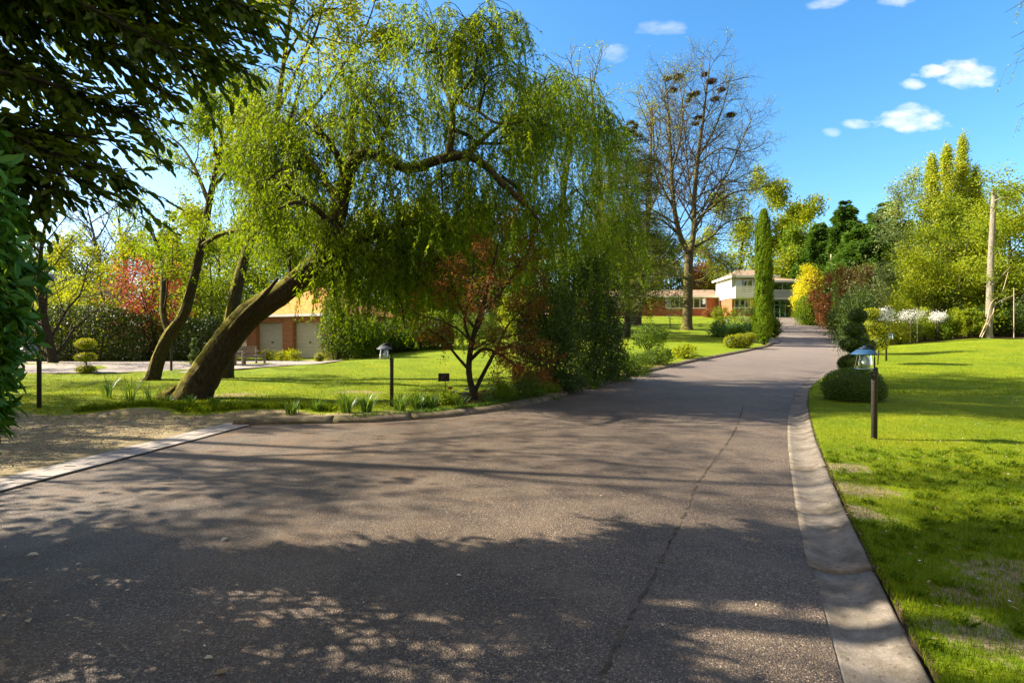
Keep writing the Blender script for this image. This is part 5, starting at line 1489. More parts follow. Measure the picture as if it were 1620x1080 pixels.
def bg(*a, **k): return gen_tree(*a, **k)
GL = 'trees and bushes beyond the gravel drive'
for i, (px0, px1, py0, py1, d, m_, lb_, sz, nm) in enumerate([
    (70, 200, 450, 530, 33, 'l_golden', 'golden bush rising over the left hedge', .17, 'golden_bush'),
    (172, 300, 398, 560, 31, 'l_red', 'crimson leaved maple behind the slender leaning tree', .13, 'red_maple')]):
    o = pb(nm, lb_, 'bush' if i == 0 else 'tree', px0, px1, py0, py1, d, m_, ncl=140, per=45, size=sz, spread=.3, seed=50 + i, lumpy=.3, float=(i > 0), group=GL)
for (px, d, h, r, m_, lb_, n_) in [
    (160, 37, 6.8, 3.6, 'l_yellowgreen', 'yellow green tree behind the golden bush', (9, 7, 5)),
    (250, 35, 8.0, 3.8, 'l_yellowgreen', 'bright yellow green tree above the crimson maple', (9, 7, 5)),
    (330, 38, 7.5, 3.6, 'l_bright', 'fresh green tree between the two leaning trunks', (9, 7, 5)),
    (400, 41, 8.5, 4.0, 'l_bright', 'fresh green tree directly behind the garage', (9, 7, 5)),
    (110, 42, 7.6, 3.4, 'l_golden', 'pale golden tree beside the grey roof', (9, 7, 5))]:
    x = (px - 810) / F * d
    o = gen_tree('leafy_tree', (x, d), h, r, m_, per=9, size=.20, spread=.26, fork=.2, n=n_, maxn=26000); tag(o, lb_, 'tree', GL)
for i, (px, d, h, lb_) in enumerate([(200, 62, 17, 'bare tree left of the wide gap of sky'), (150, 66, 18, 'bare tree farther left behind the first'), (85, 26, 9.5, 'bare branching tree just beyond the laurel')]):
    x = (px - 810) / F * d
    o = gen_tree('bare_tree', (x, d), h, h * .36, 'l_golden', 'bark_twig' if i < 2 else 'bark_dark', per=.25, size=.12, fork=.22, n=(20, 11, 6), ang=.75, ups=.06, rmin=.012 if i < 2 else .008); tag(o, lb_, 'tree', 'bare trees at the far left')
o = conifer('dark_conifer', bx(268, 52), 13.2, 3.0, 'l_conifer', 20, .4); tag(o, 'dark conifer top behind the yellow green tree', 'conifer')

# belt of trees closing the view behind the lawn and the house: one kind each, copied
GB = 'belt of trees behind the lawn and the house'
x = (px - 810) / F * d
protoA = gen_tree('belt_tree', (-12., 50.), 12.5, 5.4, 'l_yellowgreen', per=14, size=.30, spread=.42, fork=.12, n=(11, 8, 5), maxn=30000)
tag(protoA, 'bushy green tree in the belt behind the willow and garage', 'tree', GB)
protoB = gen_tree('belt_tree', (-4., 54.), 12.5, 5.2, 'l_bright', per=14, size=.30, spread=.42, fork=.10, n=(11, 8, 5), maxn=30000)
tag(protoB, 'darker green tree in the belt behind the willow and garage', 'tree', GB)
for i, (px, d, s, A_) in enumerate([(350, 56, 1., 0), (430, 52, 1.0, 1), (560, 56, 1., 0), (640, 50, .9, 1), (700, 58, 1., 0), (760, 54, .95, 1), (60, 60, .8, 1), (300, 64, 1.0, 1), (500, 66, 1.1, 1), (-60, 55, .9, 0), (820, 66, 1., 1), (860, 100, 1.2, 0), (940, 102, 1.2, 1)]):
    q = copy_tree(protoA if A_ == 0 else protoB)
    q['label'] = ('bushy yellow green' if A_ == 0 else 'bushy mid green') + ' belt tree ' + ['behind the leaning trunks', 'behind the garage left side', 'behind the climber covered bush', 'over the kerb lamp', 'over the black sign', 'directly behind the red leaved tree', 'behind the laurel', 'behind the slender tree', 'far behind the garage roof', 'beyond the left edge', 'behind the first dark shrub', 'seen past the dark evergreen shrub', 'left of the cedar'][i]; x = (px - 810) / F * d
    q.location = (x, d, g1(x, d)); q.scale = (s, s, s * rng.uniform(.9, 1.1)); q.rotation_euler = (0, 0, rng.random() * 6.28)
GH = 'trees behind the house'
for (px, d, h, r, m_, per, lb_) in [
    (1178, 100, 25, 9.5, 'l_golden', 6.0, 'airy golden tree behind the upper block of the house'),
    (1120, 106, 17, 7., 'l_golden', 4, 'golden green tree behind the big bare trunk'),
    (1243, 98, 23, 8., 'l_yellowgreen', 12, 'yellow green tree right of the cypress top'),
    (1268, 92, 15, 6.5, 'l_bright', 11, 'bright green tree over the entrance roof'),
    (1060, 104, 15, 6.5, 'l_mid', 6, 'mid green tree behind the left wing'),
    (1000, 98, 17, 7., 'l_yellowgreen', 6, 'yellow green tree behind the cedar')]:
    o = gen_tree('background_tree', bx(px, d), h, r, m_, per=per * 1.5, size=.5, spread=.6, fork=.18, n=(14, 9, 5), maxn=36000, rmin=.02); tag(o, lb_, 'tree', GH)
o = pb('orange_bush', 'orange leaved bush above the left wing roof', 'bush', 1093, 1122, 417, 470, 94, 'l_orange', ncl=90, per=50, size=.4, spread=.5, seed=71)
o = pb('golden_bush', 'golden bush between the orange bush and the upper block', 'bush', 1112, 1138, 430, 475, 93, 'l_golden', ncl=90, per=50, size=.4, spread=.5, seed=72)

# bare trees next to the oak and the cedar
for (px, d, h, r, lb_) in [(945, 58, 31, 8, 'thin bare tree just right of the willow crown'), (1005, 64, 30, 9, 'bare tree with a few orange leaves behind the cedar'), (895, 62, 30, 8, 'bare tree top behind the willow')]:
    o = gen_tree('bare_tree', bx(px, d), h, r, 'l_golden', 'bark_twig', per=1.3, size=.2, fork=.3, n=(14, 9, 6), spread=.15, ang=.6, ups=.08, rmin=.014); tag(o, lb_, 'tree', 'bare trees behind the willow')
o = conifer('cedar', bx(992, 46), 19.5, 5.6, 'l_cedar', 24, .24, flat=.35, start=.12, droop=.05, per=34, power=.55, trunk_r=.33, nb=7); tag(o, 'grey green cedar with level sweeping branches before the left wing', 'cedar')

# right hand wood
GR = 'dark conifers behind the right hand bushes'
for (px, d, top, r, lb_) in [(1400, 76, 318, 6.4, 'tallest dark conifer, right of the two'), (1338, 84, 316, 5.4, 'dark pine with a ragged top'), (1295, 86, 352, 4.8, 'dark conifer nearest the house roof'), (1365, 70, 352, 6.0, 'broad green conifer in front of the ragged pine')]:
    x, y = bx(px, d); h = 1.6 + (540 - top) / F * d - g1(x, y)
    o = conifer('dark_conifer', (x, y), h, r, 'l_conifer', 30, .6, per=26, nb=10, power=.6, start=.03); tag(o, lb_, 'conifer', GR)
GP = 'poplars on the right skyline'
for (px, d, top, r, lb_) in [(1523, 92, 215, 4.2, 'tallest of the four poplar spires'), (1497, 94, 235, 4.0, 'poplar spire left of the tallest'), (1474, 92, 252, 4.0, 'leftmost of the four poplar spires'), (1543, 92, 270, 3.6, 'rightmost of the four poplar spires')]:
    x, y = bx(px, d); h = 1.6 + (540 - top) / F * d - g1(x, y)
    t = empty('poplar'); T = Tubes(); b = np.array([x, y, g1(x, y)]); T.add([b, b + [0, 0, h * .5], b + [0, 0, h * .97]], [.4, .22, .03], 7)
    Ps = []; Rn = []
    for k in range(240):
        f = rng.uniform(.05, 1); rr = r * min(1, (1 - f) * 1.5) ** .8 * rng.uniform(.3, 1.); a = rng.random() * 6.28
        s_ = b + [0, 0, f * h * .92]; e = s_ + [math.cos(a) * rr, math.sin(a) * rr, rng.uniform(1.5, 3.2)]
        T.add([s_, (s_ + e) / 2 - [0, 0, .3], e], [.07, .04, .01], 3)
        n = 75; u = rng.random((n, 1)); Ps.append(s_ + (e - s_) * (u * .9 + .25) + rng.normal(size=(n, 3)) * [.32, .32, .5]); Rn.append(np.clip(rng.random() * .6 + rng.random(n) * .4, 0, 1))
    P_ = np.concatenate(Ps)
    T.build('trunk', M['bark_grey'], t); leaves_obj('crown', P_, rdir(len(P_)), rdir(len(P_)), rng.uniform(.22, .45, len(P_)), rng.uniform(.16, .3, len(P_)), M['l_poplar'], t, rnd=np.concatenate(Rn))
    tag(t, lb_, 'poplar', GP); settle(t, b)
GG = 'leafy trees along the back of the right lawn'
for (px, d, top, r, m_, per, sz, lb_, fk, nm) in [
    (1440, 58, 315, 5.4, 'l_silver', 10, .26, 'pale silvery leaved tree left of the poplars', .05, 'silvery_tree'),
    (1425, 50, 400, 3.6, 'l_silver', 10, .22, 'smaller silvery tree below the tall one', .05, 'silvery_tree'),
    (1480, 52, 335, 4.8, 'l_golden', 10, .24, 'golden green tree under the poplars', .05, 'golden_tree'),
    (1520, 44, 345, 4.6, 'l_golden', 11, .22, 'golden broad leaved tree left of the pole', .04, 'golden_tree'),
    (1592, 45, 318, 4.8, 'l_yellowgreen', 10, .22, 'golden broad leaved tree right of the pole', .04, 'golden_tree'),
    (1640, 43, 285, 5.0, 'l_golden', 10, .22, 'golden tree at the right edge', .04, 'golden_tree'),
    (1555, 58, 305, 5.4, 'l_golden', 9, .28, 'taller golden tree behind the pole', .05, 'golden_tree'),
    (1455, 43, 410, 3.2, 'l_yellowgreen', 11, .18, 'yellow green bushy tree behind the white blossom', .03, 'golden_tree'),
    (1700, 46, 300, 4.5, 'l_golden', 8, .26, 'golden tree beyond the right edge', .04, 'golden_tree')]:
    x, y = bx(px, d); h = 1.6 + (540 - top) / F * d - g1(x, y)
    o = gen_tree(nm, (x, y), h, r, m_, per=per, size=sz, spread=.36, fork=fk, n=(13, 8, 5), maxn=30000, ups=.03); tag(o, lb_, 'tree', GG)
GS = 'shrubs in the bed behind the right lawn'
for i, (a, b, c, d_, dd_, m_, lb_) in enumerate([
    (1385, 1420, 490, 531, 39, 'l_mid', 'green shrub left of the white blossom'),
    (1418, 1450, 500, 531, 38.6, 'l_mid', 'green shrub under the white blossom'),
    (1450, 1476, 494, 531, 39, 'l_golden', 'golden shrub right of the white blossom'),
    (1476, 1502, 498, 531, 38.5, 'l_bright', 'fresh green shrub in the middle of the bed'),
    (1500, 1526, 490, 531, 39.5, 'l_golden', 'golden shrub left of the young pine'),
    (1540, 1566, 488, 531, 40, 'l_dark', 'dark shrub behind the pole foot'),
    (1566, 1596, 486, 531, 40, 'l_mid', 'green shrub right of the pole foot'),
    (1592, 1622, 482, 531, 39.5, 'l_dark', 'dark shrub at the right end of the bed'),
    (1622, 1665, 480, 531, 39.5, 'l_mid', 'green shrub beyond the right end of the bed'),
    (1408, 1440, 512, 531, 37.2, 'l_goldbox', 'low golden mound at the lawn edge'),
    (1490, 1520, 460, 520, 41.5, 'l_dark', 'tall dark shrub behind the middle of the bed'),
    (1540, 1600, 450, 520, 42.5, 'l_dark', 'wide dark shrub in shade behind the pole'),
    (1455, 1495, 465, 520, 42, 'l_dark', 'dark shrub in shade behind the white blossom')]):
    pb('bed_shrub', lb_, 'shrub', a, b, c, d_, dd_, m_, ncl=70, per=40, size=.13, spread=.16, seed=80 + i, lumpy=.3, group=GS)
for i, (a, b, c, d_, dd_, lb_) in enumerate([(1390, 1410, 487, 511, 37.5, 'white flowering bush behind the lamp post'), (1412, 1458, 494, 508, 37.8, 'wide white flowering bush in the right bed'), (1477, 1492, 494, 507, 38, 'small white flowering bush right of the wide one')]):
    t = pb('white_azalea', lb_, 'shrub', a, b, c, d_, dd_, 'l_white', ncl=30, per=30, size=.075, spread=.15, shell=.1, seed=100 + i, lumpy=.3, float=True, group='white flowering bushes', wr=.9)
o = conifer('young_pine', bx(1533, 37.8), 2.3, 1.25, 'l_golden', 9, .22, start=.3, per=26, power=.6, trunk_r=.05, nb=8); tag(o, 'young pine with a soft golden green head left of the pole', 'pine')

# pole with climbing stems
def pole():
    t = empty('bare_pole'); tag(t, 'tall pale grey bare trunk used as a pole at the back of the right lawn', 'pole')
    T = Tubes(); D = 37.; pix = [(1565, 535, D, .25), (1564, 520, D, .22), (1566, 470, D, .21), (1568, 400, D, .185), (1571, 340, D, .165), (1573, 299, D, .15)]
    traced(T, pix, n=6, sides=14, wob=.04); T.build('trunk', M['bark_grey'], t)
    for pp in ([(1553, 534, D - .6, .035), (1562, 515, D - .3, .04), (1571, 495, D - .3, .035), (1576, 480, D, .03), (1604, 467, D + 1, .02)],
               [(1550, 533, D - .5, .03), (1561, 508, D - .3, .035), (1568, 480, D - .3, .03), (1585, 462, D, .025), (1595, 430, D + .3, .015)],
               [(1570, 450, D - .3, .025), (1585, 436, D, .02), (1598, 422, D + .3, .01)],
               [(1572, 318, D - .2, .04), (1590, 312, D - .5, .03), (1608, 318, D - .8, .02)]):
        T = Tubes(); traced(T, pp, n=5, sides=6); T.build('climbing_stem', M['timber'], t)
    Ps = np.concatenate([at(px, py, D - .2) + rng.normal(size=(n, 3)) * [s, s, s * .6] for px, py, n, s in [(1574, 300, 260, .3), (1592, 312, 420, .38), (1606, 320, 260, .35), (1560, 440, 160, .3), (1574, 470, 100, .3), (1570, 330, 80, .25), (1575, 395, 80, .25)]])
    leaves_obj('ivy', Ps, rdir(len(Ps)), rdir(len(Ps)), rng.uniform(.09, .16, len(Ps)), rng.uniform(.06, .1, len(Ps)), M['l_golden'], t)
    p = at(1565, 534, D); settle(t, (p[0], p[1], g1(p[0], p[1])))
pole()
for (px, top, d, lb_) in [(1451, 487, 37.6, 'thin wooden stake by the white blossom'), (1604, 455, 38.2, 'thin wooden stake right of the pole'), (1440, 505, 37.3, 'short wooden stake in the right bed'), (1315, 402, 75, 'pale chimney like post among the dark conifers')]:
    x, y = bx(px, d); h = 1.6 + (540 - top) / F * d - g1(x, y); m = MB(); s = .03 if d < 50 else .16
    m.lathe([(s, -.2), (s * .95, h * .5), (s * .8, h - .02), (s * .3, h)], 8); o = m.build('wooden_stake', M['timber'], bevel=0); o.location = (x, y, g1(x, y)); tag(o, lb_, 'stake')

# ------------------------------------------------------------------ overhanging tree and laurel at the left
def canopy():
    t = empty('overhanging_tree'); tag(t, 'dark large leaved branches overhanging from the top left corner', 'tree')
    T = Tubes(); T2 = Tubes()
    b = np.array([-8.2, 4.6, -.1])
    T.add(smoothpath([[*b, .3], [-8.0, 4.6, 1.6, .24], [-7.7, 4.7, 3.4, .2], [-7.3, 4.6, 5.6, .15], [-6.9, 4.5, 8.2, .06]], 6)[:, :3], np.linspace(.3, .06, 25), 10, .05)
    ends = [(425, 62, 5.2), (428, 25, 5.0), (418, -5, 5.3), (375, 75, 5.4), (30, 330, 4.6), (120, 180, 5.4), (405, 20, 5.6), (395, 110, 5.0), (350, 50, 5.8), (340, 135, 5.2), (300, 90, 4.6), (285, 160, 5.0), (255, 60, 5.4), (240, 190, 4.8), (225, 120, 5.6),
            (205, 225, 4.6), (205, 285, 4.4), (165, 180, 5.2), (150, 290, 4.2), (120, 235, 4.8), (110, 130, 5.6), (60, 200, 5.0), (90, 305, 4.2), (30, 120, 5.6), (20, 270, 4.6), (50, 40, 5.4), (150, 30, 5.8), (200, 0, 5.2),
            (320, -20, 5.6), (400, -60, 6.), (250, -70, 5.8), (100, -80, 5.6), (0, -60, 5.6), (-80, 60, 5.2), (-60, 180, 5.), (-120, 280, 4.8), (-150, -80, 5.6), (300, -150, 6), (150, -180, 6), (-40, 320, 4.4), (380, -160, 6.4)]
    P_ = []; D_ = []; N_ = []; Rn = []
    starts = [np.array([-7.9, 4.6, 2.4]), np.array([-7.7, 4.7, 3.4]), np.array([-7.4, 4.65, 5.0]), np.array([-7.1, 4.55, 6.8])]
    for (px, py, d) in ends:
        e = at(px, py, d)
        s = min(starts, key=lambda q: abs(q[2] - (e[2] + .4)))
        m_ = s * .45 + e * .55 + np.array([0, 0, .45]) + rng.normal(size=3) * .12
        A = smoothpath([s, m_, e], 9); T2.add(A, np.linspace(.05, .008, len(A)), 6)
        dirm = unit(A[-1] - A[len(A) // 2])
        for k in range(72):
            f = rng.uniform(.22, 1.0); i = min(int(f * (len(A) - 1)), len(A) - 2); p = A[i]
            o = unit(dirm * .9 + rdir(1)[0] * .8 + np.array([.25, 0, -.18])); l1 = rng.uniform(.2, .55)
            q = p + o * l1 + [0, 0, -.05]
            T2.add([p, (p + q) / 2 + [0, 0, .02], q], [.006, .004, .002], 4)
            n = 9
            u = np.linspace(.15, 1, n)[:, None]
            pp = p + (q - p) * u
            sdv = unit(np.cross(o, [0, 0, 1])); sg = np.where(np.arange(n) % 2, 1, -1)[:, None]
            dd_ = unit(o * .8 + sdv * sg * .55 + np.array([.05, 0, -.30]) + rdir(n) * .42)
            P_.append(pp); D_.append(dd_); N_.append(unit(np.array([0, 0, 1.]) + rdir(n) * .45)); Rn.append(rng.random(n))
    P_ = np.concatenate(P_); n = len(P_)
    leaves_obj('crown', P_, np.concatenate(D_), np.concatenate(N_), rng.uniform(.085, .15, n), rng.uniform(.045, .07, n), M['l_canopy'], t, fold=.12, rnd=np.concatenate(Rn))
    T.build('trunk', M['bark_dark'], t); T2.build('branches', M['bark_dark'], t)
    settle(t, (-8.2, 4.6, g1(-8.2, 4.6)))
canopy()
def laurel():
    t = empty('laurel_bush'); tag(t, 'glossy dark laurel bush filling the left edge', 'bush')
    P_ = []; D_ = []; N_ = []; T = Tubes()
    n = 1500; cx, cy = -4.95, 3.2
    for i in range(n):
        z = rng.uniform(.1, 3.5)
        R0 = np.interp(z, [.0, .6, .95, 1.3, 1.7, 2.2, 2.8, 3.5], [.85, 1.12, 1.25, 1.34, 1.44, 1.50, 1.45, 1.1])
        a = rng.uniform(-2.3, 1.1); rr = rng.uniform(.78, 1.) * (1 + .06 * math.sin(a * 5 + z * 3))
        p = np.array([cx + math.cos(a) * R0 * rr, cy + math.sin(a) * R0 * rr, z])
        o = unit(np.array([math.cos(a), math.sin(a), .25]) + rdir(1)[0] * .35)
        T.add([p - o * .3, p], [.006, .003], 4)
        m = 8
        az = np.arange(m) * 2.4 + rng.random() * 6
        u = perp(o); v = np.cross(o, u)
        rad = u * np.cos(az)[:, None] + v * np.sin(az)[:, None]
        dd_ = unit(o * .55 + rad * .75 + np.array([0, 0, -.28]) + rdir(m) * .15)
        P_.append(p - o * np.linspace(.0, .12, m)[:, None]); D_.append(dd_); N_.append(unit(o * .9 - rad * .35 + [0, 0, .5]))
    P_ = np.concatenate(P_); m = len(P_)
    leaves_obj('foliage', P_, np.concatenate(D_), np.concatenate(N_), rng.uniform(.12, .19, m), rng.uniform(.048, .07, m), M['l_laurel'], t, fold=.14)
    for k in range(9):
        a = rng.random() * 6.28; s = np.array([-4.95 + math.cos(a) * .2, 3.2 + math.sin(a) * .2, -.05]); e = s + np.array([math.cos(a) * .9, math.sin(a) * .9, 2.6])
        T.add(smoothpath([s, (s + e) / 2 + rdir(1)[0] * .15, e], 5), np.linspace(.035, .01, 11), 6)
    T.build('stem', M['bark_dark'], t)
    settle(t, (-4.95, 3.2, g1(-4.95, 3.2)))
laurel()

# birch sprays hanging in at the top right: the tree stands just outside the frame
def birch():
    t = empty('birch_tree'); tag(t, 'birch at the right edge with hanging sprays of small golden leaves', 'tree')
    T = Tubes(); b = np.array([14.6, 12.0, g1(14.6, 12.)])
    A = smoothpath([b - [0, 0, .1], b + [.1, 0, 4], b + [-.1, .1, 8], b + [.1, 0, 12]], 6); T.add(A, np.linspace(.2, .04, len(A)), 10, .04); T.build('trunk', M['bark_grey'], t)
    T = Tubes(); SP = []; SO = []; SL = []
    for (px, py, d) in [(1590, 20, 12.5), (1600, 60, 12), (1605, 85, 12.2), (1612, 100, 12.6), (1608, 170, 12), (1615, 190, 12.4), (1625, 130, 12), (1635, 30, 12), (1640, 90, 12), (1650, 170, 12.5), (1700, 60, 11), (1680, 140, 13), (1720, 220, 12), (1625, -30, 12), (1700, -40, 12.5), (1830, 40, 12), (1860, 160, 12), (1800, 260, 11)]:
        e = at(px, py, d); s = b + [0, 0, max(3, min(11, e[2] + .3 - b[2]))]; A = smoothpath([s, (s + e) / 2 + [0, 0, .5], e], 6)
        T.add(A, np.linspace(.035, .005, len(A)), 5)
        for k in range(13):
            f = rng.uniform(.6, 1); p = A[int(f * (len(A) - 1))]; SP.append(p + rng.normal(size=3) * .06); SO.append(rng.normal(size=3)); SL.append(rng.uniform(.2, .95))
    SL = np.array(SL); ST, gz_ = strands(np.array(SP), np.array(SO), SL, .2, 6); ribbons(T, ST, .003, gz_, .5)
    q, D_, N_, l_, w_, idx = strand_leaves(ST, SL, .05, .045, .6, .5, gz_, 1.)
    leaves_obj('crown', q, D_, N_, l_, w_, M['l_golden'], t); T.build('branches', M['bark_twig'], t)
    settle(t, b)
birch()
# trees standing outside the frame on the sunny side, which shade the foreground
for (x, y, h, r, per, lb_) in [(-11.5, 2.2, 9.5, 4.6, 12, 'leafy tree left of the entrance, near the laurel'), (-15.5, 5.6, 9.0, 4.2, 9, 'open leafy tree left of the entrance'), (-12.5, -2.2, 10, 4.8, 22, 'leafy tree behind the viewer at the left'), (-20.5, 1.0, 14, 6, 10, 'tall tree farther left'), (-18.5, 12.0, 9.5, 4.0, 8, 'leafy tree left of the gravel drive outside the frame'), (-15.6, 9.4, 15, 4.6, 5, 'tall open tree nearest the laurel outside the frame'), (-20.5, 11.0, 15, 5.0, 5, 'tall open tree left of the gravel drive outside the frame'), (-27, 16.5, 15, 5.5, 7, 'tall tree beside the lawn outside the frame at the left'), (-34, 22, 15, 6, 7, 'tall tree beyond the lawn outside the frame at the left')]:
    o = gen_tree('roadside_tree', (x, y), h, r, 'l_mid', per=per, size=.17, spread=.22, fork=.22, n=(11, 8, 5), maxn=30000); tag(o, lb_, 'tree', 'trees by the entrance')

# ------------------------------------------------------------------ small plants along the kerb
def strap_clump(x, y, n, h, mat='l_strap', w=.012):
    V = []; Fq = []; b = 0; rn = []
    for k in range(n):
        a = rng.random() * 6.28; o = np.array([math.cos(a), math.sin(a), 0]); sp_ = rng.random()
        px_, py_ = x + o[0] * .1 * sp_ + rng.normal() * .03, y + o[1] * .1 * sp_ + rng.normal() * .03
        base = np.array([px_, py_, g1(px_, py_) - .02]); hh = h * rng.uniform(.6, 1.1); out = rng.uniform(.1, .75) * hh
        side = np.array([-o[1], o[0], 0]) * w * rng.uniform(.7, 1.3)
        r = rng.random()
        for j, t_ in enumerate((0, .35, .7, 1)):
            c = base + o * out * t_ ** 1.8 + np.array([0, 0, hh * (t_ - .28 * t_ ** 3 * (out / hh))]); ww = (1, .95, .7, .08)[j]
            V += [c - side * ww, c + side * ww]; rn += [r, r]
        for j in range(3): Fq.append((b + 2 * j, b + 2 * j + 1, b + 2 * j + 3, b + 2 * j + 2))
        b += 8
    o = np_obj('strap_leaf_plant', np.array(V) - [x, y, g1(x, y)], np.array(Fq), M[mat], rnd=np.array(rn)); o.location = (x, y, g1(x, y))
    return o
for (px, d, n, h, lb_) in [(462, 11.0, 26, .30, 'small spiky clump at the start of the kerb'), (500, 11.2, 30, .28, 'spiky clump second along the kerb'), (548, 10.95, 46, .46, 'largest pale spiky clump left of the kerb lamp'), (580, 11.1, 40, .42, 'spiky clump just left of the kerb lamp'), (632, 11.2, 40, .40, 'dark strappy clump just right of the kerb lamp'), (660, 11.4, 44, .42, 'strappy clump before the black sign'),
                        (684, 11.5, 34, .36, 'strappy clump below the black sign'), (725, 12.1, 22, .26, 'bright strappy clump at the red tree foot'), (170, 13.2, 12, .62, 'tall thin reedy clump at the left of the lawn'), (205, 13.0, 10, .66, 'tall thin reedy clump nearer the willow'), (238, 12.8, 8, .5, 'thin reedy clump just left of the willow trunk'),
                        (300, 12.1, 24, .26, 'low leafy clump before the willow trunk'), (262, 12.0, 26, .24, 'low leafy clump left of the willow foot'), (340, 11.8, 26, .24, 'low leafy clump right of the willow foot'), (770, 12.6, 20, .22, 'green clump right of the red tree'), (880, 13.9, 22, .28, 'bright green clump by the kerb under the dark shrub')]:
    o = strap_clump((px - 810) / F * d, d, int(n * 1.8), h * 1.12, 'l_strap', .012); tag(o, lb_, 'plant', 'strappy plants along the kerb')
def flower(x, y, h, mat, lb_, nm='garden_flower', s=.03):
    t = empty(nm); gz_ = g1(x, y)
    T = Tubes(); T.add([(x, y, gz_ - .02), (x + .01, y, gz_ + h * .5), (x, y + .01, gz_ + h)], .003, 4); T.build('stem', M['l_strap'], t)
    n = 14; O_ = rdir(n); O_[:, 2] = abs(O_[:, 2]); P_ = np.tile([x, y, gz_ + h], (n, 1)) + O_ * .008
    leaves_obj('petals', P_, O_, rdir(n), np.full(n, s * 1.6), np.full(n, s), M[mat], t)
    n = 6; O_ = rdir(n); O_[:, 2] = abs(O_[:, 2]) + .4
    leaves_obj('leaf', np.tile([x, y, gz_ + .01], (n, 1)), unit(O_), rdir(n), np.full(n, .12), np.full(n, .02), M['l_strap'], t)
    settle(t, (x, y, gz_)); tag(t, lb_, 'flower', 'flowers in the bed around the red tree'); return t
for k, (px, d, m_, lb_, s) in enumerate([(738, 13.6, 'l_blue', 'blue flower beside the red tree trunk', .04), (720, 13.0, 'l_blue', 'violet flower left of the red tree trunk', .035), (735, 12.8, 'l_blue', 'pale blue flower below the trunk fork', .035), (712, 13.8, 'l_red', 'red flower just right of the black sign', .05), (765, 13.4, 'l_red', 'red flower right of the red tree trunk', .04), (778, 14.0, 'l_blue', 'violet flower in the shade of the bed', .035), (756, 12.9, 'l_orange', 'orange flower at the tree foot', .035)]):
    flower((px - 810) / F * d, d, .16, m_, lb_, s=s)

# ------------------------------------------------------------------ grass, daisies, litter (uncountable)
def grass(name, pts, hmin, hmax, w, mat='l_grass', label=None, lean=.5):
    n = len(pts); x, y = pts[:, 0], pts[:, 1]; z = G(x, y) - .004
    a = rng.random(n) * 6.283; ln = rng.uniform(hmin, hmax, n); le = rng.random(n) * lean
    o = np.stack([np.cos(a), np.sin(a), 0 * a], -1); s = np.stack([-np.sin(a), np.cos(a), 0 * a], -1) * (w * rng.uniform(.6, 1.3, n))[:, None]
    b = np.stack([x, y, z], -1); tip = b + o * (ln * le)[:, None] + np.stack([0 * a, 0 * a, ln * np.sqrt(1 - .6 * le * le)], -1)
    md = b + o * (ln * le * .35)[:, None] + np.stack([0 * a, 0 * a, ln * .55], -1)
    V = np.stack([b - s, b + s, md + s * .7, tip, md - s * .7], 1).reshape(-1, 3)
    i = np.arange(n)[:, None] * 5
    clump = .5 + .5 * np.sin(x * 1.7 + 2 * np.sin(y * 1.1)) * np.sin(y * 2.3 + x)
    r = np.clip(clump * .45 + rng.random(n) * .6, 0, 1)
    g_ = np_obj(name, V, [i + np.array([[0, 1, 2, 3]]), i + np.array([[0, 3, 4]])], M[mat], rnd=np.repeat(r, 5))
    g_['kind'] = 'stuff'
    if label: g_['label'] = label
    return g_
def onlawn(p, m=.02, keepdirt=True):
    yc = np.clip(p[:, 1], -12, 92); _, d = lawn_raise(p[:, 0], p[:, 1])
    ok = (np.where(p[:, 0] < xr(yc), d + .2, d) < -m)
    ver = (p[:, 1] < 11.15 + .25 * np.sin(p[:, 0] * 2.1)) & (p[:, 0] < xl(yc) + .3)
    ok &= ~(ver & (rng.random(len(p)) > .16))
    if keepdirt:
        for (bx_, by_, br, sx_) in [(3.55, 5.25, .55, 1), (3.1, 4.6, .4, 1), (3.3, 3.4, .3, 1.5), (2.45, 2.6, .3, 1), (4.0, 6.2, .35, 1.3)]:
            q = np.hypot((p[:, 0] - bx_) / sx_, p[:, 1] - by_) / br
            ok &= ~((q < .8 + .2 * np.sin(p[:, 0] * 9) * np.sin(p[:, 1] * 8)) & (rng.random(len(p)) < .55))
    return p[ok]
def frustum(n, y0, y1, x0, x1f, pw=1.):
    """points y0..y1 right of x0 within the view wedge"""
    y = y0 + (y1 - y0) * rng.random(n) ** pw; lo = xr(y) + GW
    x = lo + (1.06 * y + .3 - lo) * rng.random(n)
    return np.stack([x, y], -1)
def area_pts(y0, y1, dens, left=False):
    out = []
    yb = np.arange(y0, y1, .25)
    for y in yb:
        if left: a, b = -1.02 * y - .2, float(xl(y))
        else: a, b = float(xr(y)) + GW, 1.02 * y + 1.6
        n = int(max(0, b - a) * .25 * dens(y))
        out.append(np.stack([a + (b - a) * rng.random(n), y + .25 * rng.random(n)], -1))
    return np.concatenate(out)
p = onlawn(area_pts(1.4, 14, lambda y: 9500 / (1 + (y / 4.2) ** 2.4)))
grass('grass', p, .018, .05, .0016, label='short mown grass of the near right lawn')
p = onlawn(area_pts(10.3, 26, lambda y: 900 / (1 + (y / 12) ** 3), left=True))
p = p[(p[:, 1] < 20.2) | (p[:, 0] > -9)]
grass('grass', p, .03, .07, .0045, label='short mown grass of the left lawn')
p = onlawn(area_pts(14, 34, lambda y: 420 / (1 + (y / 18) ** 3)))
grass('grass', p, .03, .07, .006, label='mown grass of the far right lawn')
# rough tufts
p = onlawn(area_pts(2.2, 7, lambda y: 26)); ct = p
q = np.repeat(ct, 26, 0) + rng.normal(size=(len(ct) * 26, 2)) * .022
q = onlawn(q, 0.06); grass('weeds', q, .03, .075, .003, 'l_bright', 'rough weedy tufts at the near lawn edge', .9)
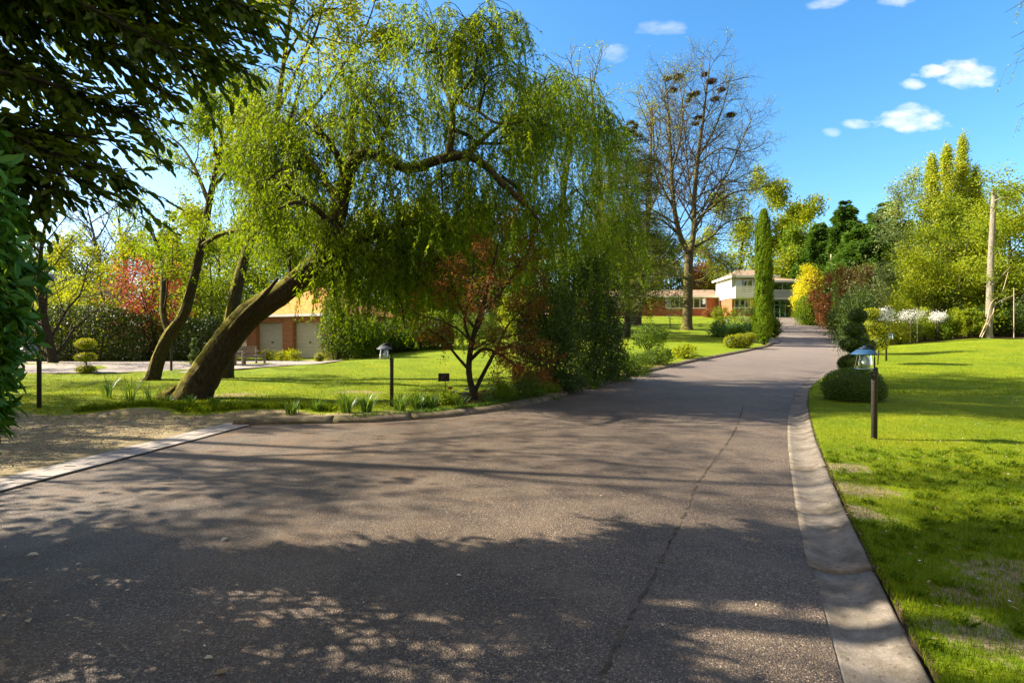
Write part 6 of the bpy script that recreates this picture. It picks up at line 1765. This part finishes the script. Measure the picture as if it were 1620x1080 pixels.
# rough grass along the left kerb
yy_ = rng.uniform(9.9, 20, 9000); xx_ = xl(yy_) - .36 - rng.random(9000) ** 2 * .35
q = np.stack([xx_, yy_], -1)
grass('kerb_grass', q, .04, .14, .005, 'l_strap', 'longer grass growing along the left kerb', .8)
q = np.stack([rng.uniform(-9.5, -3.9, 5000), 0 * np.zeros(5000)], -1); q[:, 1] = 11.25 + .25 * np.sin(q[:, 0] * 2.1) + np.abs(rng.normal(size=5000)) * .35
grass('verge_grass', q, .05, .16, .006, 'l_bright', 'ragged grass at the edge of the gravel verge', .9)
def litter(name, P2, size, mat, label, wr=.5, on='lawn'):
    n = len(P2); z = (G(P2[:, 0], P2[:, 1]) if on == 'lawn' else H(P2[:, 0], P2[:, 1])) + rng.uniform(.006, .016, n) + (.012 if on == 'lawn' else 0)
    D_ = rdir(n); D_[:, 2] *= .15; N_ = rdir(n) * .3 + [0, 0, 1]
    o = leaves_obj(name, np.stack([P2[:, 0], P2[:, 1], z], -1), unit(D_), unit(N_), rng.uniform(.6, 1.3, n) * size, rng.uniform(.8, 1.2, n) * size * wr, M[mat], fold=.15)
    tag(o, label, kind='stuff'); return o
p = area_pts(2.3, 24, lambda y: 4.5 / (1 + (y / 8) ** 2)); p = onlawn(p, .1)
litter('daisies', p, .022, 'l_white', 'scattered white daisies on the right lawn', .9)
p = area_pts(2.3, 8, lambda y: 22); p = p[(p[:, 0] - xr(p[:, 1])) < 3]; p = onlawn(p, .02, False)
litter('leaf_litter', p, .04, 'l_dead', 'dead leaves scattered over the near lawn edge', .4)
yy_ = rng.uniform(12, 24, 5200); q = np.stack([xl(yy_) - .3 - rng.random(5200) * 2.2, yy_], -1)
litter('bed_litter', q, .06, 'l_dead', 'brown leaf litter on the shrub bed', .6)
yy_ = rng.uniform(-1, 11, 4200); q = np.stack([rng.uniform(-11, -5.6, 4200), yy_], -1); q = q[q[:, 0] < -6.05 + .1 * (q[:, 1] - 8)]
litter('verge_litter', q, .04, 'l_dead', 'dead leaves on the gravel verge at the left', .5)
yy_ = rng.uniform(2.5, 16, 420); q = np.stack([rng.uniform(-6, 8, 420), yy_], -1); q = q[(q[:, 0] > xl(q[:, 1]) + .2) & (q[:, 0] < xr(q[:, 1]) - .1)]
litter('drive_litter', q, .018, 'l_pale', 'tiny pale petals and scraps on the asphalt', .5, 'road')
yy_ = rng.uniform(2.4, 20, 700); q = np.stack([xr(yy_) + GW + rng.normal(size=700) * .035, yy_], -1)
litter('gutter_litter', q, .028, 'l_dead', 'brown scraps gathered along the back of the gutter', .6)
# moss and soil crumbs on the verge: small stones
def pebbles(name, P2, smin, smax, mat, label):
    n = len(P2); O = np.array([[1, 0, 0], [0, 1, 0], [-1, 0, 0], [0, -1, 0], [0, 0, .8], [0, 0, -.6]])
    sc = rng.uniform(smin, smax, (n, 1, 1)) * rng.uniform(.6, 1.2, (n, 6, 1))
    c = np.stack([P2[:, 0], P2[:, 1], G(P2[:, 0], P2[:, 1]) + .003], -1)[:, None]
    V = (c + O[None] * sc).reshape(-1, 3); b = np.arange(n)[:, None, None] * 6
    Ft = (b + np.array([[0, 1, 4], [1, 2, 4], [2, 3, 4], [3, 0, 4], [1, 0, 5], [2, 1, 5], [3, 2, 5], [0, 3, 5]])[None]).reshape(-1, 3)
    o = np_obj(name, V, Ft, M[mat], rnd=np.repeat(rng.random(n), 6)); tag(o, label, kind='stuff')
yy_ = rng.uniform(2, 11, 9000); q = np.stack([rng.uniform(-11.5, -5.9, 9000), yy_], -1); q = q[q[:, 0] < -6.1 + .1 * (q[:, 1] - 8)]
pebbles('verge_gravel', q, .006, .02, 'gravel', 'loose gravel of the verge left of the pavers')

# countable fallen leaves on the drive
for (px, py, s, m_, rz, lb_) in [(42, 880, .075, 'l_pale', 20, 'broad cream leaf on the asphalt at the far left'), (350, 857, .075, 'l_pale', 75, 'upright cream leaf at the edge of the light'), (46, 986, .055, 'l_pale', 140, 'round yellowish leaf near the left bottom corner'), (119, 895, .04, 'l_pale', 60, 'small pale leaf right of the broad cream one'),
                              (722, 911, .035, 'l_pale', 0, 'short pale scrap in the middle of the drive'), (338, 1069, .06, 'l_dead', 30, 'brown curled leaf at the bottom edge'), (322, 1043, .045, 'l_pale', 10, 'pale scrap above the brown curled leaf'), (948, 785, .04, 'l_pale', 0, 'pale leaf in the light patch of the drive'), (197, 936, .03, 'l_pale', 40, 'narrow scrap below the small pale leaf'), (377, 927, .03, 'l_pale', 160, 'narrow scrap right of the centre left shade')]:
    d = EYE * F / (py - 540); x = (px - 810) / F * d; z = float(H(x, d)) + .006
    n = 1; a = R(rz); D_ = np.array([[math.cos(a), math.sin(a), .05]]); N_ = np.array([[.1, -.2, 1.]])
    o = leaves_obj('fallen_leaf', np.zeros((1, 3)), D_, N_, [s], [s * .6], M[m_], fold=.2); o.location = (x, d, z + s * .05)
    tag(o, lb_, 'leaf', 'fallen leaves on the drive')
